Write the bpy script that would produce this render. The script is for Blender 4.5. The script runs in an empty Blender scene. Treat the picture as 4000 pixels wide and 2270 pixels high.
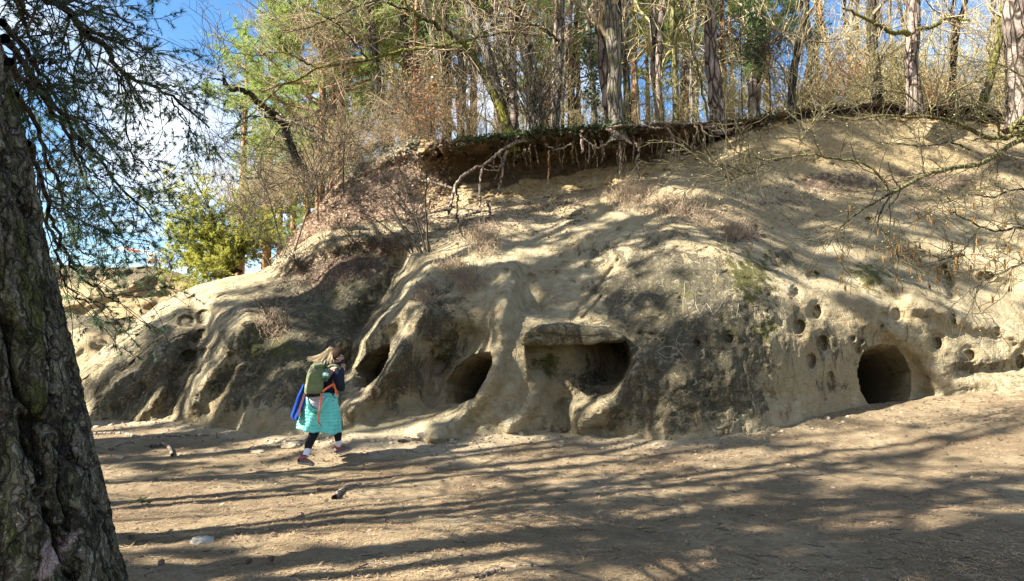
import bpy, bmesh, math
import numpy as np
from mathutils import Vector, Matrix

SC = bpy.context.scene
COL = SC.collection
# ------------------------------------------------------------------ camera
F = 2667.0                       # focal length in photo pixels (photo 4000 x 2270)
CH = 1.6                         # eye height
TH = math.atan(235.0 / F)        # camera tilted up a little
cam_d = bpy.data.cameras.new('camera')
cam = bpy.data.objects.new('camera', cam_d); COL.objects.link(cam)
cam_d.sensor_width = 36.0; cam_d.lens = 36.0 * F / 4000.0
cam_d.clip_start = 0.05; cam_d.clip_end = 3000.0
cam.location = (0, 0, CH); cam.rotation_euler = (math.pi / 2 + TH, 0, 0)
SC.camera = cam
# ------------------------------------------------------------------ sun, sky, exposure
SUN_EL = 37.0
SUN_TRAVEL = 22.0                # shadows run towards +x, swung this much away from the camera
sa = math.radians(SUN_TRAVEL); se = math.radians(SUN_EL)
SUN_DIR = Vector((-math.cos(sa) * math.cos(se), -math.sin(sa) * math.cos(se), math.sin(se)))
sun_d = bpy.data.lights.new('sun', 'SUN'); sun_d.energy = 5.0; sun_d.angle = math.radians(0.53)
sun_d.color = (1.0, 0.935, 0.83)
sun = bpy.data.objects.new('sun', sun_d); COL.objects.link(sun)
sun.rotation_euler = SUN_DIR.to_track_quat('Z', 'Y').to_euler()
sun.location = (-20, -10, 30)
wd = bpy.data.worlds.new('World'); SC.world = wd; wd.use_nodes = True
nt = wd.node_tree; nt.nodes.clear()
W = nt.nodes.new
out = W('ShaderNodeOutputWorld'); bg = W('ShaderNodeBackground'); bg.inputs['Strength'].default_value = 0.062
sky = W('ShaderNodeTexSky'); sky.sky_type = 'NISHITA'; sky.sun_disc = False
sky.sun_elevation = se; sky.sun_rotation = math.atan2(SUN_DIR.x, SUN_DIR.y)
sky.air_density = 1.0; sky.dust_density = 0.6; sky.ozone_density = 2.0
tc = W('ShaderNodeTexCoord')
sep = W('ShaderNodeSeparateXYZ'); nt.links.new(tc.outputs['Generated'], sep.inputs[0])
# clouds on a flat layer: direction / (z + 0.18)
addz = W('ShaderNodeMath'); addz.operation = 'ADD'; addz.inputs[1].default_value = 0.16; nt.links.new(sep.outputs['Z'], addz.inputs[0])
dv = W('ShaderNodeVectorMath'); dv.operation = 'DIVIDE'
cmb = W('ShaderNodeCombineXYZ')
for k in 'XYZ': nt.links.new(addz.outputs[0], cmb.inputs[k])
nt.links.new(tc.outputs['Generated'], dv.inputs[0]); nt.links.new(cmb.outputs[0], dv.inputs[1])
mp = W('ShaderNodeMapping'); mp.inputs['Location'].default_value = (2.35, 1.15, 0.0); mp.inputs['Scale'].default_value = (1, 1, 1)
nt.links.new(dv.outputs[0], mp.inputs[0])
nz = W('ShaderNodeTexNoise'); nz.inputs['Scale'].default_value = 0.95; nz.inputs['Detail'].default_value = 9; nz.inputs['Roughness'].default_value = 0.56; nz.inputs['Distortion'].default_value = 0.35
nt.links.new(mp.outputs[0], nz.inputs['Vector'])
rp = W('ShaderNodeValToRGB'); rp.color_ramp.elements[0].position = 0.48; rp.color_ramp.elements[1].position = 0.69
nt.links.new(nz.outputs['Fac'], rp.inputs[0])
hz = W('ShaderNodeMapRange'); hz.inputs['From Min'].default_value = 0.02; hz.inputs['From Max'].default_value = 0.12; nt.links.new(sep.outputs['Z'], hz.inputs[0])
mm = W('ShaderNodeMath'); mm.operation = 'MULTIPLY'; nt.links.new(rp.outputs[0], mm.inputs[0]); nt.links.new(hz.outputs[0], mm.inputs[1])
mx = W('ShaderNodeMix'); mx.data_type = 'RGBA'; mx.inputs['B'].default_value = (5.6, 5.75, 6.0, 1)
hs = W('ShaderNodeHueSaturation'); hs.inputs['Saturation'].default_value = 1.25; hs.inputs['Value'].default_value = 1.0
nt.links.new(sky.outputs[0], hs.inputs['Color'])
nt.links.new(mm.outputs[0], mx.inputs['Factor']); nt.links.new(hs.outputs[0], mx.inputs['A'])
nt.links.new(mx.outputs['Result'], bg.inputs[0]); nt.links.new(bg.outputs[0], out.inputs[0])
SC.view_settings.view_transform = 'Standard'; SC.view_settings.look = 'None'
SC.view_settings.exposure = 2.25; SC.view_settings.gamma = 1.0; SC.view_settings.use_curve_mapping = False
SC.render.engine = 'CYCLES'
SC.cycles.use_denoising = True
SC.cycles.max_bounces = 6; SC.cycles.diffuse_bounces = 3; SC.cycles.transparent_max_bounces = 8
SC.cycles.sample_clamp_indirect = 8.0

# ------------------------------------------------------------------ helpers
RNG = np.random.RandomState
def ray(u, v):
    u = np.asarray(u, float); v = np.asarray(v, float)
    cx = (u - 2000) / F; cz = (1135 - v) / F
    y = math.cos(TH) - math.sin(TH) * cz
    z = math.sin(TH) + math.cos(TH) * cz
    return cx / y, z / y          # x and z per metre of y
def at(u, v, d):
    a, b = ray(u, v); d = np.asarray(d, float)
    return np.stack(np.broadcast_arrays(a * d, d, CH + b * d), -1)
def line(pts, u):
    p = np.array(pts, float); return np.interp(u, p[:, 0], p[:, 1])
def sstep(a, b, x):
    t = np.clip((x - a) / (b - a), 0, 1); return t * t * (3 - 2 * t)
_perm = RNG(7).permutation(256); _perm = np.concatenate([_perm, _perm, _perm])
_grad = RNG(8).normal(size=(256, 3)); _grad /= np.linalg.norm(_grad, axis=1)[:, None]
def noise3(p):
    p = np.asarray(p, float); sh = p.shape[:-1]; p = p.reshape(-1, 3)
    i = np.floor(p).astype(int); f = p - i; i &= 255
    w = f * f * f * (f * (f * 6 - 15) + 10); r = 0
    for dx in (0, 1):
        for dy in (0, 1):
            for dz in (0, 1):
                h = _perm[_perm[_perm[(i[:, 0] + dx) & 255] + ((i[:, 1] + dy) & 255)] + ((i[:, 2] + dz) & 255)]
                g = _grad[h]
                dot = g[:, 0] * (f[:, 0] - dx) + g[:, 1] * (f[:, 1] - dy) + g[:, 2] * (f[:, 2] - dz)
                r = r + dot * (w[:, 0] if dx else 1 - w[:, 0]) * (w[:, 1] if dy else 1 - w[:, 1]) * (w[:, 2] if dz else 1 - w[:, 2])
    return (r * 1.6).reshape(sh)
def fbm(p, octs=4, lac=2.03, gain=0.5):
    p = np.asarray(p, float); s = 0; a = 1.0
    for k in range(octs):
        s = s + a * noise3(p + 17.3 * k); p = p * lac; a *= gain
    return s
class TPS:                                   # thin-plate spline through scattered values
    def __init__(s, xy, val, lam=1e-3):
        s.p = np.array(xy, float); n = len(s.p)
        K = s.k(s.p, s.p) + lam * np.eye(n)
        A = np.zeros((n + 3, n + 3)); A[:n, :n] = K; A[:n, n] = 1; A[:n, n + 1:] = s.p
        A[n, :n] = 1; A[n + 1:, :n] = s.p.T
        s.w = np.linalg.solve(A, np.concatenate([np.array(val, float), np.zeros(3)]))
    @staticmethod
    def k(a, b):
        r2 = ((a[:, None, :] - b[None]) ** 2).sum(-1) + 1e-12
        return 0.5 * r2 * np.log(r2)
    def __call__(s, x, y):
        x, y = np.broadcast_arrays(np.asarray(x, float), np.asarray(y, float)); sh = x.shape
        q = np.stack([x.ravel(), y.ravel()], 1); o = np.empty(len(q)); n = len(s.p)
        for a in range(0, len(q), 20000):
            c = q[a:a + 20000]; o[a:a + 20000] = s.k(c, s.p) @ s.w[:n] + s.w[n] + c @ s.w[n + 1:]
        return o.reshape(sh)
def mesh(name, V, quads=None, tris=None, attrs=None, smooth=True):
    V = np.asarray(V, np.float32).reshape(-1, 3); me = bpy.data.meshes.new(name)
    q = np.asarray(quads if quads is not None else [], np.int32).reshape(-1, 4)
    t = np.asarray(tris if tris is not None else [], np.int32).reshape(-1, 3)
    me.vertices.add(len(V)); me.vertices.foreach_set('co', V.ravel())
    me.loops.add(q.size + t.size); me.loops.foreach_set('vertex_index', np.concatenate([q.ravel(), t.ravel()]))
    me.polygons.add(len(q) + len(t))
    st = np.concatenate([np.arange(len(q)) * 4, q.size + np.arange(len(t)) * 3]).astype(np.int32)
    me.polygons.foreach_set('loop_start', st)
    if smooth: me.polygons.foreach_set('use_smooth', np.ones(len(q) + len(t), bool))
    for k, a in (attrs or {}).items():
        at_ = me.attributes.new(k, 'FLOAT', 'POINT'); at_.data.foreach_set('value', np.asarray(a, np.float32).ravel())
    me.update(calc_edges=True); me.validate()
    return me
def obj(name, me, mat=None, parent=None, loc=None):
    o = bpy.data.objects.new(name, me); COL.objects.link(o)
    if mat is not None and me is not None and len(me.materials) == 0: me.materials.append(mat)
    if parent is not None: o.parent = parent
    if loc is not None: o.location = loc
    return o
def tag(o, label, cat, group=None, kind=None):
    if label: o['label'] = label
    if cat: o['category'] = cat
    if group: o['group'] = group
    if kind: o['kind'] = kind
    return o
def thing(name, label, cat, loc=(0, 0, 0), group=None):
    o = bpy.data.objects.new(name, None); COL.objects.link(o); o.location = loc; o.empty_display_size = 0.2
    return tag(o, label, cat, group)
class Geo:                                   # collects pieces, builds ONE mesh
    def __init__(s): s.V = []; s.Q = []; s.T = []; s.n = 0; s.A = {}
    def add(s, V, Q=None, T=None, **attrs):
        V = np.asarray(V, float).reshape(-1, 3)
        if Q is not None and len(Q): s.Q.append(np.asarray(Q, int).reshape(-1, 4) + s.n)
        if T is not None and len(T): s.T.append(np.asarray(T, int).reshape(-1, 3) + s.n)
        s.V.append(V); s.n += len(V)
        for k, a in attrs.items(): s.A.setdefault(k, []).append(np.broadcast_to(np.asarray(a, float), (len(V),)))
    def tubes(s, P, R, sides=5, **attrs):    # P (B,n,3)  R (B,n)
        P = np.asarray(P, float); R = np.asarray(R, float)
        if P.ndim == 2: P = P[None]; R = np.broadcast_to(R, P.shape[1])[None]
        B, n, _ = P.shape
        if B == 0: return
        T = np.gradient(P, axis=1); T /= np.linalg.norm(T, axis=2, keepdims=True) + 1e-9
        ref = np.where(np.abs(T[:, :1, 2:3]) > 0.8, np.array([1.0, 0, 0]), np.array([0, 0, 1.0]))
        ref = np.broadcast_to(ref, T.shape)
        X = np.cross(T, ref); X /= np.linalg.norm(X, axis=2, keepdims=True) + 1e-9
        Y = np.cross(T, X)
        a = np.arange(sides) * 2 * math.pi / sides
        V = P[:, :, None] + R[:, :, None, None] * (X[:, :, None] * np.cos(a)[None, None, :, None] + Y[:, :, None] * np.sin(a)[None, None, :, None])
        b = np.arange(B)[:, None, None] * n * sides; i = np.arange(n - 1)[None, :, None] * sides; j = np.arange(sides)[None, None]
        j2 = (j + 1) % sides
        Q = np.stack([b + i + j, b + i + j2, b + i + sides + j2, b + i + sides + j], -1)
        s.add(V.reshape(-1, 3), Q.reshape(-1, 4), **attrs)
    def build(s, name, mat=None, parent=None, smooth=True, loc=None):
        return obj(name, s.mesh(name, smooth), mat, parent, loc)
    def mesh(s, name, smooth=True):
        V = np.concatenate(s.V) if s.V else np.zeros((0, 3))
        return mesh(name, V, np.concatenate(s.Q) if s.Q else None, np.concatenate(s.T) if s.T else None,
                    {k: np.concatenate(a) for k, a in s.A.items()}, smooth)
def smooth_poly(pts, n):                     # Catmull-Rom resample
    p = np.asarray(pts, float)
    if len(p) == 2: return p[0] + (p[1] - p[0]) * np.linspace(0, 1, n)[:, None]
    q = np.concatenate([[2 * p[0] - p[1]], p, [2 * p[-1] - p[-2]]])
    t = np.linspace(0, len(p) - 1, n); i = np.minimum(t.astype(int), len(p) - 2); f = (t - i)[:, None]
    a, b, c, d = q[i], q[i + 1], q[i + 2], q[i + 3]
    return 0.5 * (2 * b + (c - a) * f + (2 * a - 5 * b + 4 * c - d) * f ** 2 + (3 * b - a - 3 * c + d) * f ** 3)
def unit(v): return v / (np.linalg.norm(v, axis=-1, keepdims=True) + 1e-9)
def kids(P, R, per, ln, ang, n=5, up=0.0, t0=0.15, t1=1.0, wig=0.25, rs=0.6, rend=0.35, rng=None, bias=None):
    """child twigs (B*per, n, 3) growing off parent polylines P (B,m,3) with radii R (B,m)"""
    B, m, _ = P.shape; N = int(B * per)
    pi = np.arange(N) % B if per >= 1 else rng.permutation(B)[:N]
    t = rng.uniform(t0, t1, N) * (m - 1) * 0.999; i = t.astype(int); f = (t - i)[:, None]
    base = P[pi, i] * (1 - f) + P[pi, i + 1] * f
    r0 = (R[pi, i] * (1 - f[:, 0]) + R[pi, i + 1] * f[:, 0]) * rs
    T = unit(P[pi, i + 1] - P[pi, i])
    perp = rng.normal(size=(N, 3)); perp -= (perp * T).sum(1, keepdims=True) * T; perp = unit(perp)
    a = rng.uniform(ang[0], ang[1], N)[:, None]
    D = T * np.cos(a) + perp * np.sin(a); D[:, 2] += up
    if bias is not None: D = D + np.asarray(bias)
    D = unit(D)
    L = rng.uniform(ln[0], ln[1], N)
    out = np.empty((N, n, 3)); out[:, 0] = base
    for k in range(1, n):
        D = unit(D + rng.normal(size=(N, 3)) * wig + np.array([0, 0, up * 0.3]))
        out[:, k] = out[:, k - 1] + D * (L / (n - 1))[:, None]
    rad = r0[:, None] * np.linspace(1, rend, n)[None]
    return out, rad
def inside(poly, u, v):
    p = np.array(poly, float); r = np.zeros(u.shape, bool); j = len(p) - 1
    for i in range(len(p)):
        c = ((p[i, 1] > v) != (p[j, 1] > v)) & (u < (p[j, 0] - p[i, 0]) * (v - p[i, 1]) / (p[j, 1] - p[i, 1] + 1e-12) + p[i, 0])
        r ^= c; j = i
    return r
def seg_dist(poly, u, v, closed=False):
    p = np.array(poly, float); q = np.roll(p, -1, 0) if closed else p[1:]; p = p if closed else p[:-1]
    best = np.full(u.shape, 1e9)
    for a, b in zip(p, q):
        d = b - a; t = np.clip(((u - a[0]) * d[0] + (v - a[1]) * d[1]) / (d @ d + 1e-9), 0, 1)
        best = np.minimum(best, np.hypot(u - a[0] - t * d[0], v - a[1] - t * d[1]))
    return best
def inset(poly, u, v):                       # signed: positive inside, in photo pixels
    d = seg_dist(poly, u, v, True); return np.where(inside(poly, u, v), d, -d)

# ------------------------------------------------------------------ materials
class NT:
    def __init__(s, name, rough=0.85, spec=0.2):
        s.m = bpy.data.materials.new(name); s.m.use_nodes = True; s.t = s.m.node_tree
        s.b = s.t.nodes['Principled BSDF']; s.b.inputs['Roughness'].default_value = rough
        s.b.inputs['Specular IOR Level'].default_value = spec
        s.tc = s.t.nodes.new('ShaderNodeTexCoord'); s.src = s.tc.outputs['Object']
    def N(s, t, **kw):
        n = s.t.nodes.new(t)
        for k, v in kw.items():
            if hasattr(n, k) and k not in n.inputs: setattr(n, k, v)
            else: n.inputs[k].default_value = v
        return n
    def L(s, a, b): s.t.links.new(a, b)
    def map(s, scale=(1, 1, 1), rot=(0, 0, 0)):
        n = s.N('ShaderNodeMapping'); n.inputs['Scale'].default_value = scale; n.inputs['Rotation'].default_value = rot
        s.L(s.src, n.inputs[0]); return n.outputs[0]
    def noise(s, sc, det=5, rough=0.55, vec=None, dist=0.0):
        n = s.N('ShaderNodeTexNoise'); n.inputs['Scale'].default_value = sc; n.inputs['Detail'].default_value = det
        n.inputs['Roughness'].default_value = rough; n.inputs['Distortion'].default_value = dist
        s.L(vec if vec is not None else s.src, n.inputs['Vector']); return n.outputs['Fac']
    def voro(s, sc, vec=None, feat='F1', out='Distance'):
        n = s.N('ShaderNodeTexVoronoi'); n.feature = feat; n.inputs['Scale'].default_value = sc
        s.L(vec if vec is not None else s.src, n.inputs['Vector']); return n.outputs[out]
    def ramp(s, x, stops):
        n = s.N('ShaderNodeValToRGB'); e = n.color_ramp.elements
        while len(e) < len(stops): e.new(0.5)
        for k, (p, c) in enumerate(stops):
            e[k].position = p; e[k].color = (c, c, c, 1) if isinstance(c, (int, float)) else (*c, 1)
        s.L(x, n.inputs[0]); return n.outputs[0]
    def rng(s, x, a, b, c=0.0, d=1.0):
        n = s.N('ShaderNodeMapRange'); n.interpolation_type = 'SMOOTHSTEP'
        for k, v in zip(('From Min', 'From Max', 'To Min', 'To Max'), (a, b, c, d)): n.inputs[k].default_value = v
        s.L(x, n.inputs[0]); return n.outputs[0]
    def math(s, op, a, b=None):
        n = s.N('ShaderNodeMath'); n.operation = op
        for k, x in enumerate((a, b)):
            if x is None: continue
            if isinstance(x, (int, float)): n.inputs[k].default_value = x
            else: s.L(x, n.inputs[k])
        return n.outputs[0]
    def mix(s, f, a, b, mode='MIX'):
        n = s.N('ShaderNodeMix'); n.data_type = 'RGBA'; n.blend_type = mode
        for k, x in (('Factor', f), ('A', a), ('B', b)):
            i = n.inputs[k] if k != 'Factor' else n.inputs[0]
            if k == 'A': i = n.inputs[6]
            if k == 'B': i = n.inputs[7]
            if isinstance(x, (int, float)): i.default_value = x
            elif isinstance(x, tuple): i.default_value = (*x, 1)
            else: s.L(x, i)
        return n.outputs[2]
    def attr(s, name):
        n = s.N('ShaderNodeAttribute'); n.attribute_name = name; return n.outputs['Fac']
    def color(s, c):
        if isinstance(c, tuple): s.b.inputs['Base Color'].default_value = (*c, 1)
        else: s.L(c, s.b.inputs['Base Color'])
        return s
    def bump(s, h, dist=0.02, st=1.0):
        n = s.N('ShaderNodeBump'); n.inputs['Distance'].default_value = dist; n.inputs['Strength'].default_value = st
        s.L(h, n.inputs['Height']); s.L(n.outputs[0], s.b.inputs['Normal']); return s
def mat_simple(name, c1, c2, sc=6.0, rough=0.85, bump=0.0, vec_scale=None, spec=0.2):
    k = NT(name, rough, spec); v = k.map(vec_scale) if vec_scale else None
    n = k.noise(sc, 4, 0.6, v); k.color(k.ramp(n, [(0.3, c1), (0.7, c2)]))
    if bump: k.bump(k.noise(sc * 3, 4, 0.6, v), bump)
    return k.m
# ================================================================== terrain
BASE = [(0,1650),(330,1655),(500,1650),(700,1665),(900,1690),(1000,1712),(1150,1722),(1300,1705),(1500,1710),(1650,1715),(1800,1712),(1900,1700),
        (2050,1690),(2200,1712),(2400,1728),(2600,1738),(2700,1736),(2800,1725),(3000,1692),(3200,1636),(3350,1603),(3450,1590),(3600,1572),(3750,1555),(3950,1536),(4600,1500)]
BASED = [(0,13.8),(330,13.5),(500,13.2),(700,12.7),(900,12.0),(1000,11.6),(1150,11.3),(1300,11.0),(1500,10.9),(1650,10.9),(1800,11.0),(1900,11.1),
         (2050,11.2),(2200,11.1),(2400,10.9),(2600,10.6),(2700,10.6),(2800,10.7),(3000,11.1),(3200,11.9),(3350,12.6),(3450,12.9),(3600,13.1),(3750,13.2),(3950,13.2),(4600,13.2)]
TOP = [(0,1600),(200,1500),(315,1432),(380,1375),(450,1322),(520,1262),(600,1200),(680,1150),(760,1118),(900,1080),(1000,1062),(1060,1035),(1110,965),(1150,920),(1230,822),(1300,735),
       (1400,640),(1500,590),(1650,545),(1800,545),(2000,528),(2200,505),(2400,492),(2600,484),(2800,476),(2950,462),(3050,440),(3200,420),(3350,405),(3550,398),(3700,410),(3850,425),(4000,450),(4600,470)]
BANK = [(0,1000),(1090,960),(1150,960),(1250,900),(1400,868),(1600,835),(1700,812),(1900,795),(2100,775),(2300,742),(2500,690),(2650,655),(2750,615),(2850,560),(2950,520),(3050,490),(3200,470),(3500,472),(3800,490),(4000,525),(4600,560)]
PTS = [ # photo u, v and distance
 (330,1440,14.3),(315,1520,13.9),(450,1325,15),(560,1230,15.6),(700,1140,16.2),(900,1082,16.8),(1060,1036,17.2),(1130,945,17.7),(1230,826,18.3),
 (600,1400,13.5),(450,1500,13.6),(600,1550,13.2),(800,1400,13.1),(700,1280,14.2),(900,1250,13.7),(900,1500,12.4),(800,1580,12.5),(850,1150,15.3),
 (1000,1450,12.3),(1000,1600,11.8),(1200,1450,12.3),(1200,1560,12.0),(1300,1300,12.9),(1000,1200,13.9),(1200,1150,14.1),(1350,1150,14.0),(1500,1050,14.6),(1450,1180,14.0),
 (1150,1040,15.3),(1250,1000,15.2),(1400,955,15.3),(1560,960,15.1),(1300,900,16.3),(1500,870,16.4),(1150,980,16.4),
 (1400,1300,13.4),(1350,1345,12.7),(1500,1275,12.6),(1600,1130,13.2),(1560,1400,11.95),(1450,1520,12.0),(1400,1520,12.6),(1380,1580,11.9),(1300,1600,12.0),(1200,1640,11.6),
 (1650,1500,11.9),(1620,1560,12.0),(1600,1300,12.4),(1500,1600,11.9),(1600,1640,11.5),(1700,1600,11.9),(1780,1572,12.2),(1700,1690,11.1),
 (1750,1400,12.3),(1850,1300,12.4),(1750,1230,12.4),(1900,1250,12.1),(1920,1400,11.6),(2000,1300,11.8),(2000,1500,11.2),(1900,1600,11.2),(1850,1540,11.6),
 (2000,1150,12.7),(2050,1000,14.0),(1900,980,14.0),(1780,1000,14.1),(1700,1080,13.4),(1850,900,15.2),(2000,900,15.2),
 (2050,1340,11.5),(2400,1335,11.5),(2250,1250,12),(2400,1200,12.2),(2250,1100,13),(2400,1050,13),(2200,1450,11.5),(2300,1560,11.2),(2150,1620,11.2),
 (2600,1500,10.7),(2500,1400,11.2),(2500,1620,10.8),(2700,1300,11.1),(2600,1150,11.8),(2700,1000,12.6),(2800,1600,10.9),(2500,870,14.2),(2650,835,14.2),(2780,865,13.9),(2950,955,13.3),(3050,1020,13.2),
 (2850,1450,10.9),(2900,1200,11.6),(2500,1000,13.0),(3100,1250,12.0),(3100,1450,11.7),(3000,1600,11.3),(3300,1250,12.6),(3400,1130,13.2),(3600,1250,13.2),(3600,1420,13.1),(3800,1400,13.3),(3250,1500,12.2),
 (3300,1000,14.2),(3600,1050,14.4),(3900,1200,14.2),(3900,1000,15.4),(4300,1300,14),(4300,1000,15.5),(4300,700,18),(4300,500,19.3),
 (3000,890,15),(2900,800,15.6),(2700,760,15.8),(3200,850,15.9),(3500,800,16.9),(3800,800,17.2),(3000,700,17.2),(3300,650,18),(3600,700,18),(3900,650,18.2),
 (1700,835,16.7),(2000,825,16.4),(2250,835,15.5),(2450,770,15.8),(2600,710,16.6),
 (1700,800,17.2),(1900,788,17.2),(2100,768,17.2),(2300,736,17.2),(2500,685,17.3),(2700,632,17.7),(2850,556,18),(3000,495,18.5),
 (3200,460,19),(3500,460,19.4),(3800,478,19.4),(1750,560,17.2),(2000,540,17.2),(2300,505,17.2),(2600,484,17.5),(2900,468,18),(3300,412,19.2),(3600,400,19.5),(4000,450,19.5),
 (1400,800,17),(1300,830,17.1),(1300,740,18.2),(1500,600,18.2),(1500,700,17.4),(1600,650,17.2),(1650,560,17.6),(1420,870,16.6),(1600,860,16.4)]
for _u, _v in BASE: PTS.append((_u, _v, float(line(BASED, _u))))
_p = np.array(PTS)
DEPTH = TPS(_p[:, :2] / 1000.0, _p[:, 2], 2e-3)

def ridge(u, v, pts, w, amp, fade=True):
    d = seg_dist(pts, u, v); return amp * np.exp(-(d / w) ** 2)
RIDGES = [ # polyline, width px, metres (+ = groove, - = rib)
 ([(770,1180),(795,1290),(745,1400),(705,1490),(680,1615)],48,.42), ([(960,1240),(860,1400),(745,1560),(690,1640)],42,-.34),
 ([(330,1640),(420,1500),(520,1400),(640,1300)],50,-.1),([(430,1640),(500,1570),(560,1520)],22,.09),([(540,1640),(600,1570),(640,1520)],20,-.08),
 ([(1560,1045),(1480,1180),(1390,1310),(1340,1420)],42,.55), ([(1690,1060),(1570,1210),(1440,1310),(1340,1350)],42,-.4),
 ([(1650,1220),(1560,1390),(1470,1510),(1370,1590)],50,-.45), ([(1995,1050),(1965,1200),(1935,1330),(1915,1480),(1830,1590),(1700,1695)],50,-.42),
 ([(1980,980),(2060,1110),(2090,1200)],34,.22), ([(2010,1070),(2040,1150),(2050,1210)],9,.14), ([(2000,1090),(1960,1010),(1880,990)],16,.12),
 ([(2500,1400),(2410,1570),(2270,1640),(2235,1710)],46,-.3), ([(2190,1600),(2225,1700)],36,.35), ([(2100,1480),(2060,1600),(2000,1660)],40,-.18),
 ([(1130,1085),(1250,1020),(1400,990),(1560,1010)],40,.26), ([(1110,1030),(1250,955),(1400,915),(1570,915)],36,-.16),
 ([(1000,1690),(1060,1560),(1150,1450)],26,-.09), ([(900,1680),(980,1540),(1050,1400)],24,.08), ([(830,1670),(900,1540),(940,1440)],22,-.09),
 ([(2600,745),(2800,765),(2980,870),(3070,960)],40,-.28), ([(2700,860),(2850,950),(3050,1060),(3300,1090),(3500,1160)],34,.16),
 ([(3080,900),(3180,960)],60,.3), ([(3500,1040),(3700,1100),(3950,1130)],40,.25), ([(3560,1180),(3780,1250),(4000,1310)],36,-.2), ([(3690,1050),(3720,1150)],18,.25),
 ([(3440,1330),(3560,1420),(3600,1540)],40,.24), ([(2850,640),(3000,600),(3200,560)],60,-.3), ([(2950,560),(2820,700)],30,-.25), ([(2150,830),(2350,850),(2500,780)],30,.15),
 ([(2140,960),(2300,900),(2450,830)],40,-.22), ([(2230,1240),(2370,1080),(2420,1010)],10,.09), ([(2280,1240),(2350,1160)],8,.07),
 ([(1680,1440),(1780,1360),(1890,1330)],60,.30),([(1690,1540),(1720,1430)],40,.25),([(1240,1120),(1300,1230),(1250,1330)],90,.35),([(1160,1180),(1060,1330)],60,.2),([(3750,1450),(4000,1440),(4300,1430)],22,.14)]
HOLES = [(3176,1078,28,20,.2),(3108,1143,15,20,.14),(3190,1219,22,28,.2),(3121,1277,24,30,.24),(3211,1342,20,32,.22),(3166,1411,20,32,.22),(3242,1490,18,40,.16),(2847,1322,18,19,.16),
 (2723,1342,14,16,.14),(3348,1366,12,12,.12),(3331,1322,7,7,.1),(3362,1334,7,7,.1),(3441,1277,8,8,.12),(3661,1340,20,25,.2),(3785,1390,25,24,.2),(3500,1232,24,28,.12),(3722,1246,14,22,.16),
 (3895,1294,20,20,.14),(3985,1412,20,28,.2),(3393,862,16,14,.2),(3450,1240,20,22,.1),
 (728,1256,36,26,.26),(800,1240,36,34,.26),(790,1305,26,20,.2),(738,1392,34,26,.24),(805,1388,30,30,.26),(765,1450,26,18,.2),(760,1335,28,14,.12),
 (1975,1060,10,12,.14),(2075,1080,14,8,.08),(1730,1645,20,6,.1),(620,1620,14,20,.08),(2950,900,14,24,.16),(3015,1045,26,16,.1),(3600,1000,26,20,.14),(3750,1010,30,20,.16),(3850,1080,40,20,.2)]
CAVES = [ # outline, edge px, push vector (m)
 ([(1380,1510),(1390,1440),(1435,1385),(1490,1352),(1522,1348),(1512,1400),(1482,1462),(1425,1515)],9,(0.7,4.0,-0.4)),
 ([(1740,1574),(1752,1490),(1792,1428),(1856,1384),(1914,1372),(1918,1420),(1892,1482),(1850,1552),(1800,1574)],8,(0.9,4.2,-0.5)),
 ([(3352,1455),(3362,1400),(3390,1358),(3440,1345),(3495,1352),(3530,1395),(3552,1450),(3556,1520),(3545,1578),(3470,1588),(3395,1578),(3365,1530)],8,(0.75,4.4,-0.75))]
NICHE = [(2060,1348),(2432,1332),(2452,1372),(2455,1420),(2435,1475),(2385,1528),(2300,1556),(2230,1580),(2140,1560),(2080,1480)]

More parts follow.
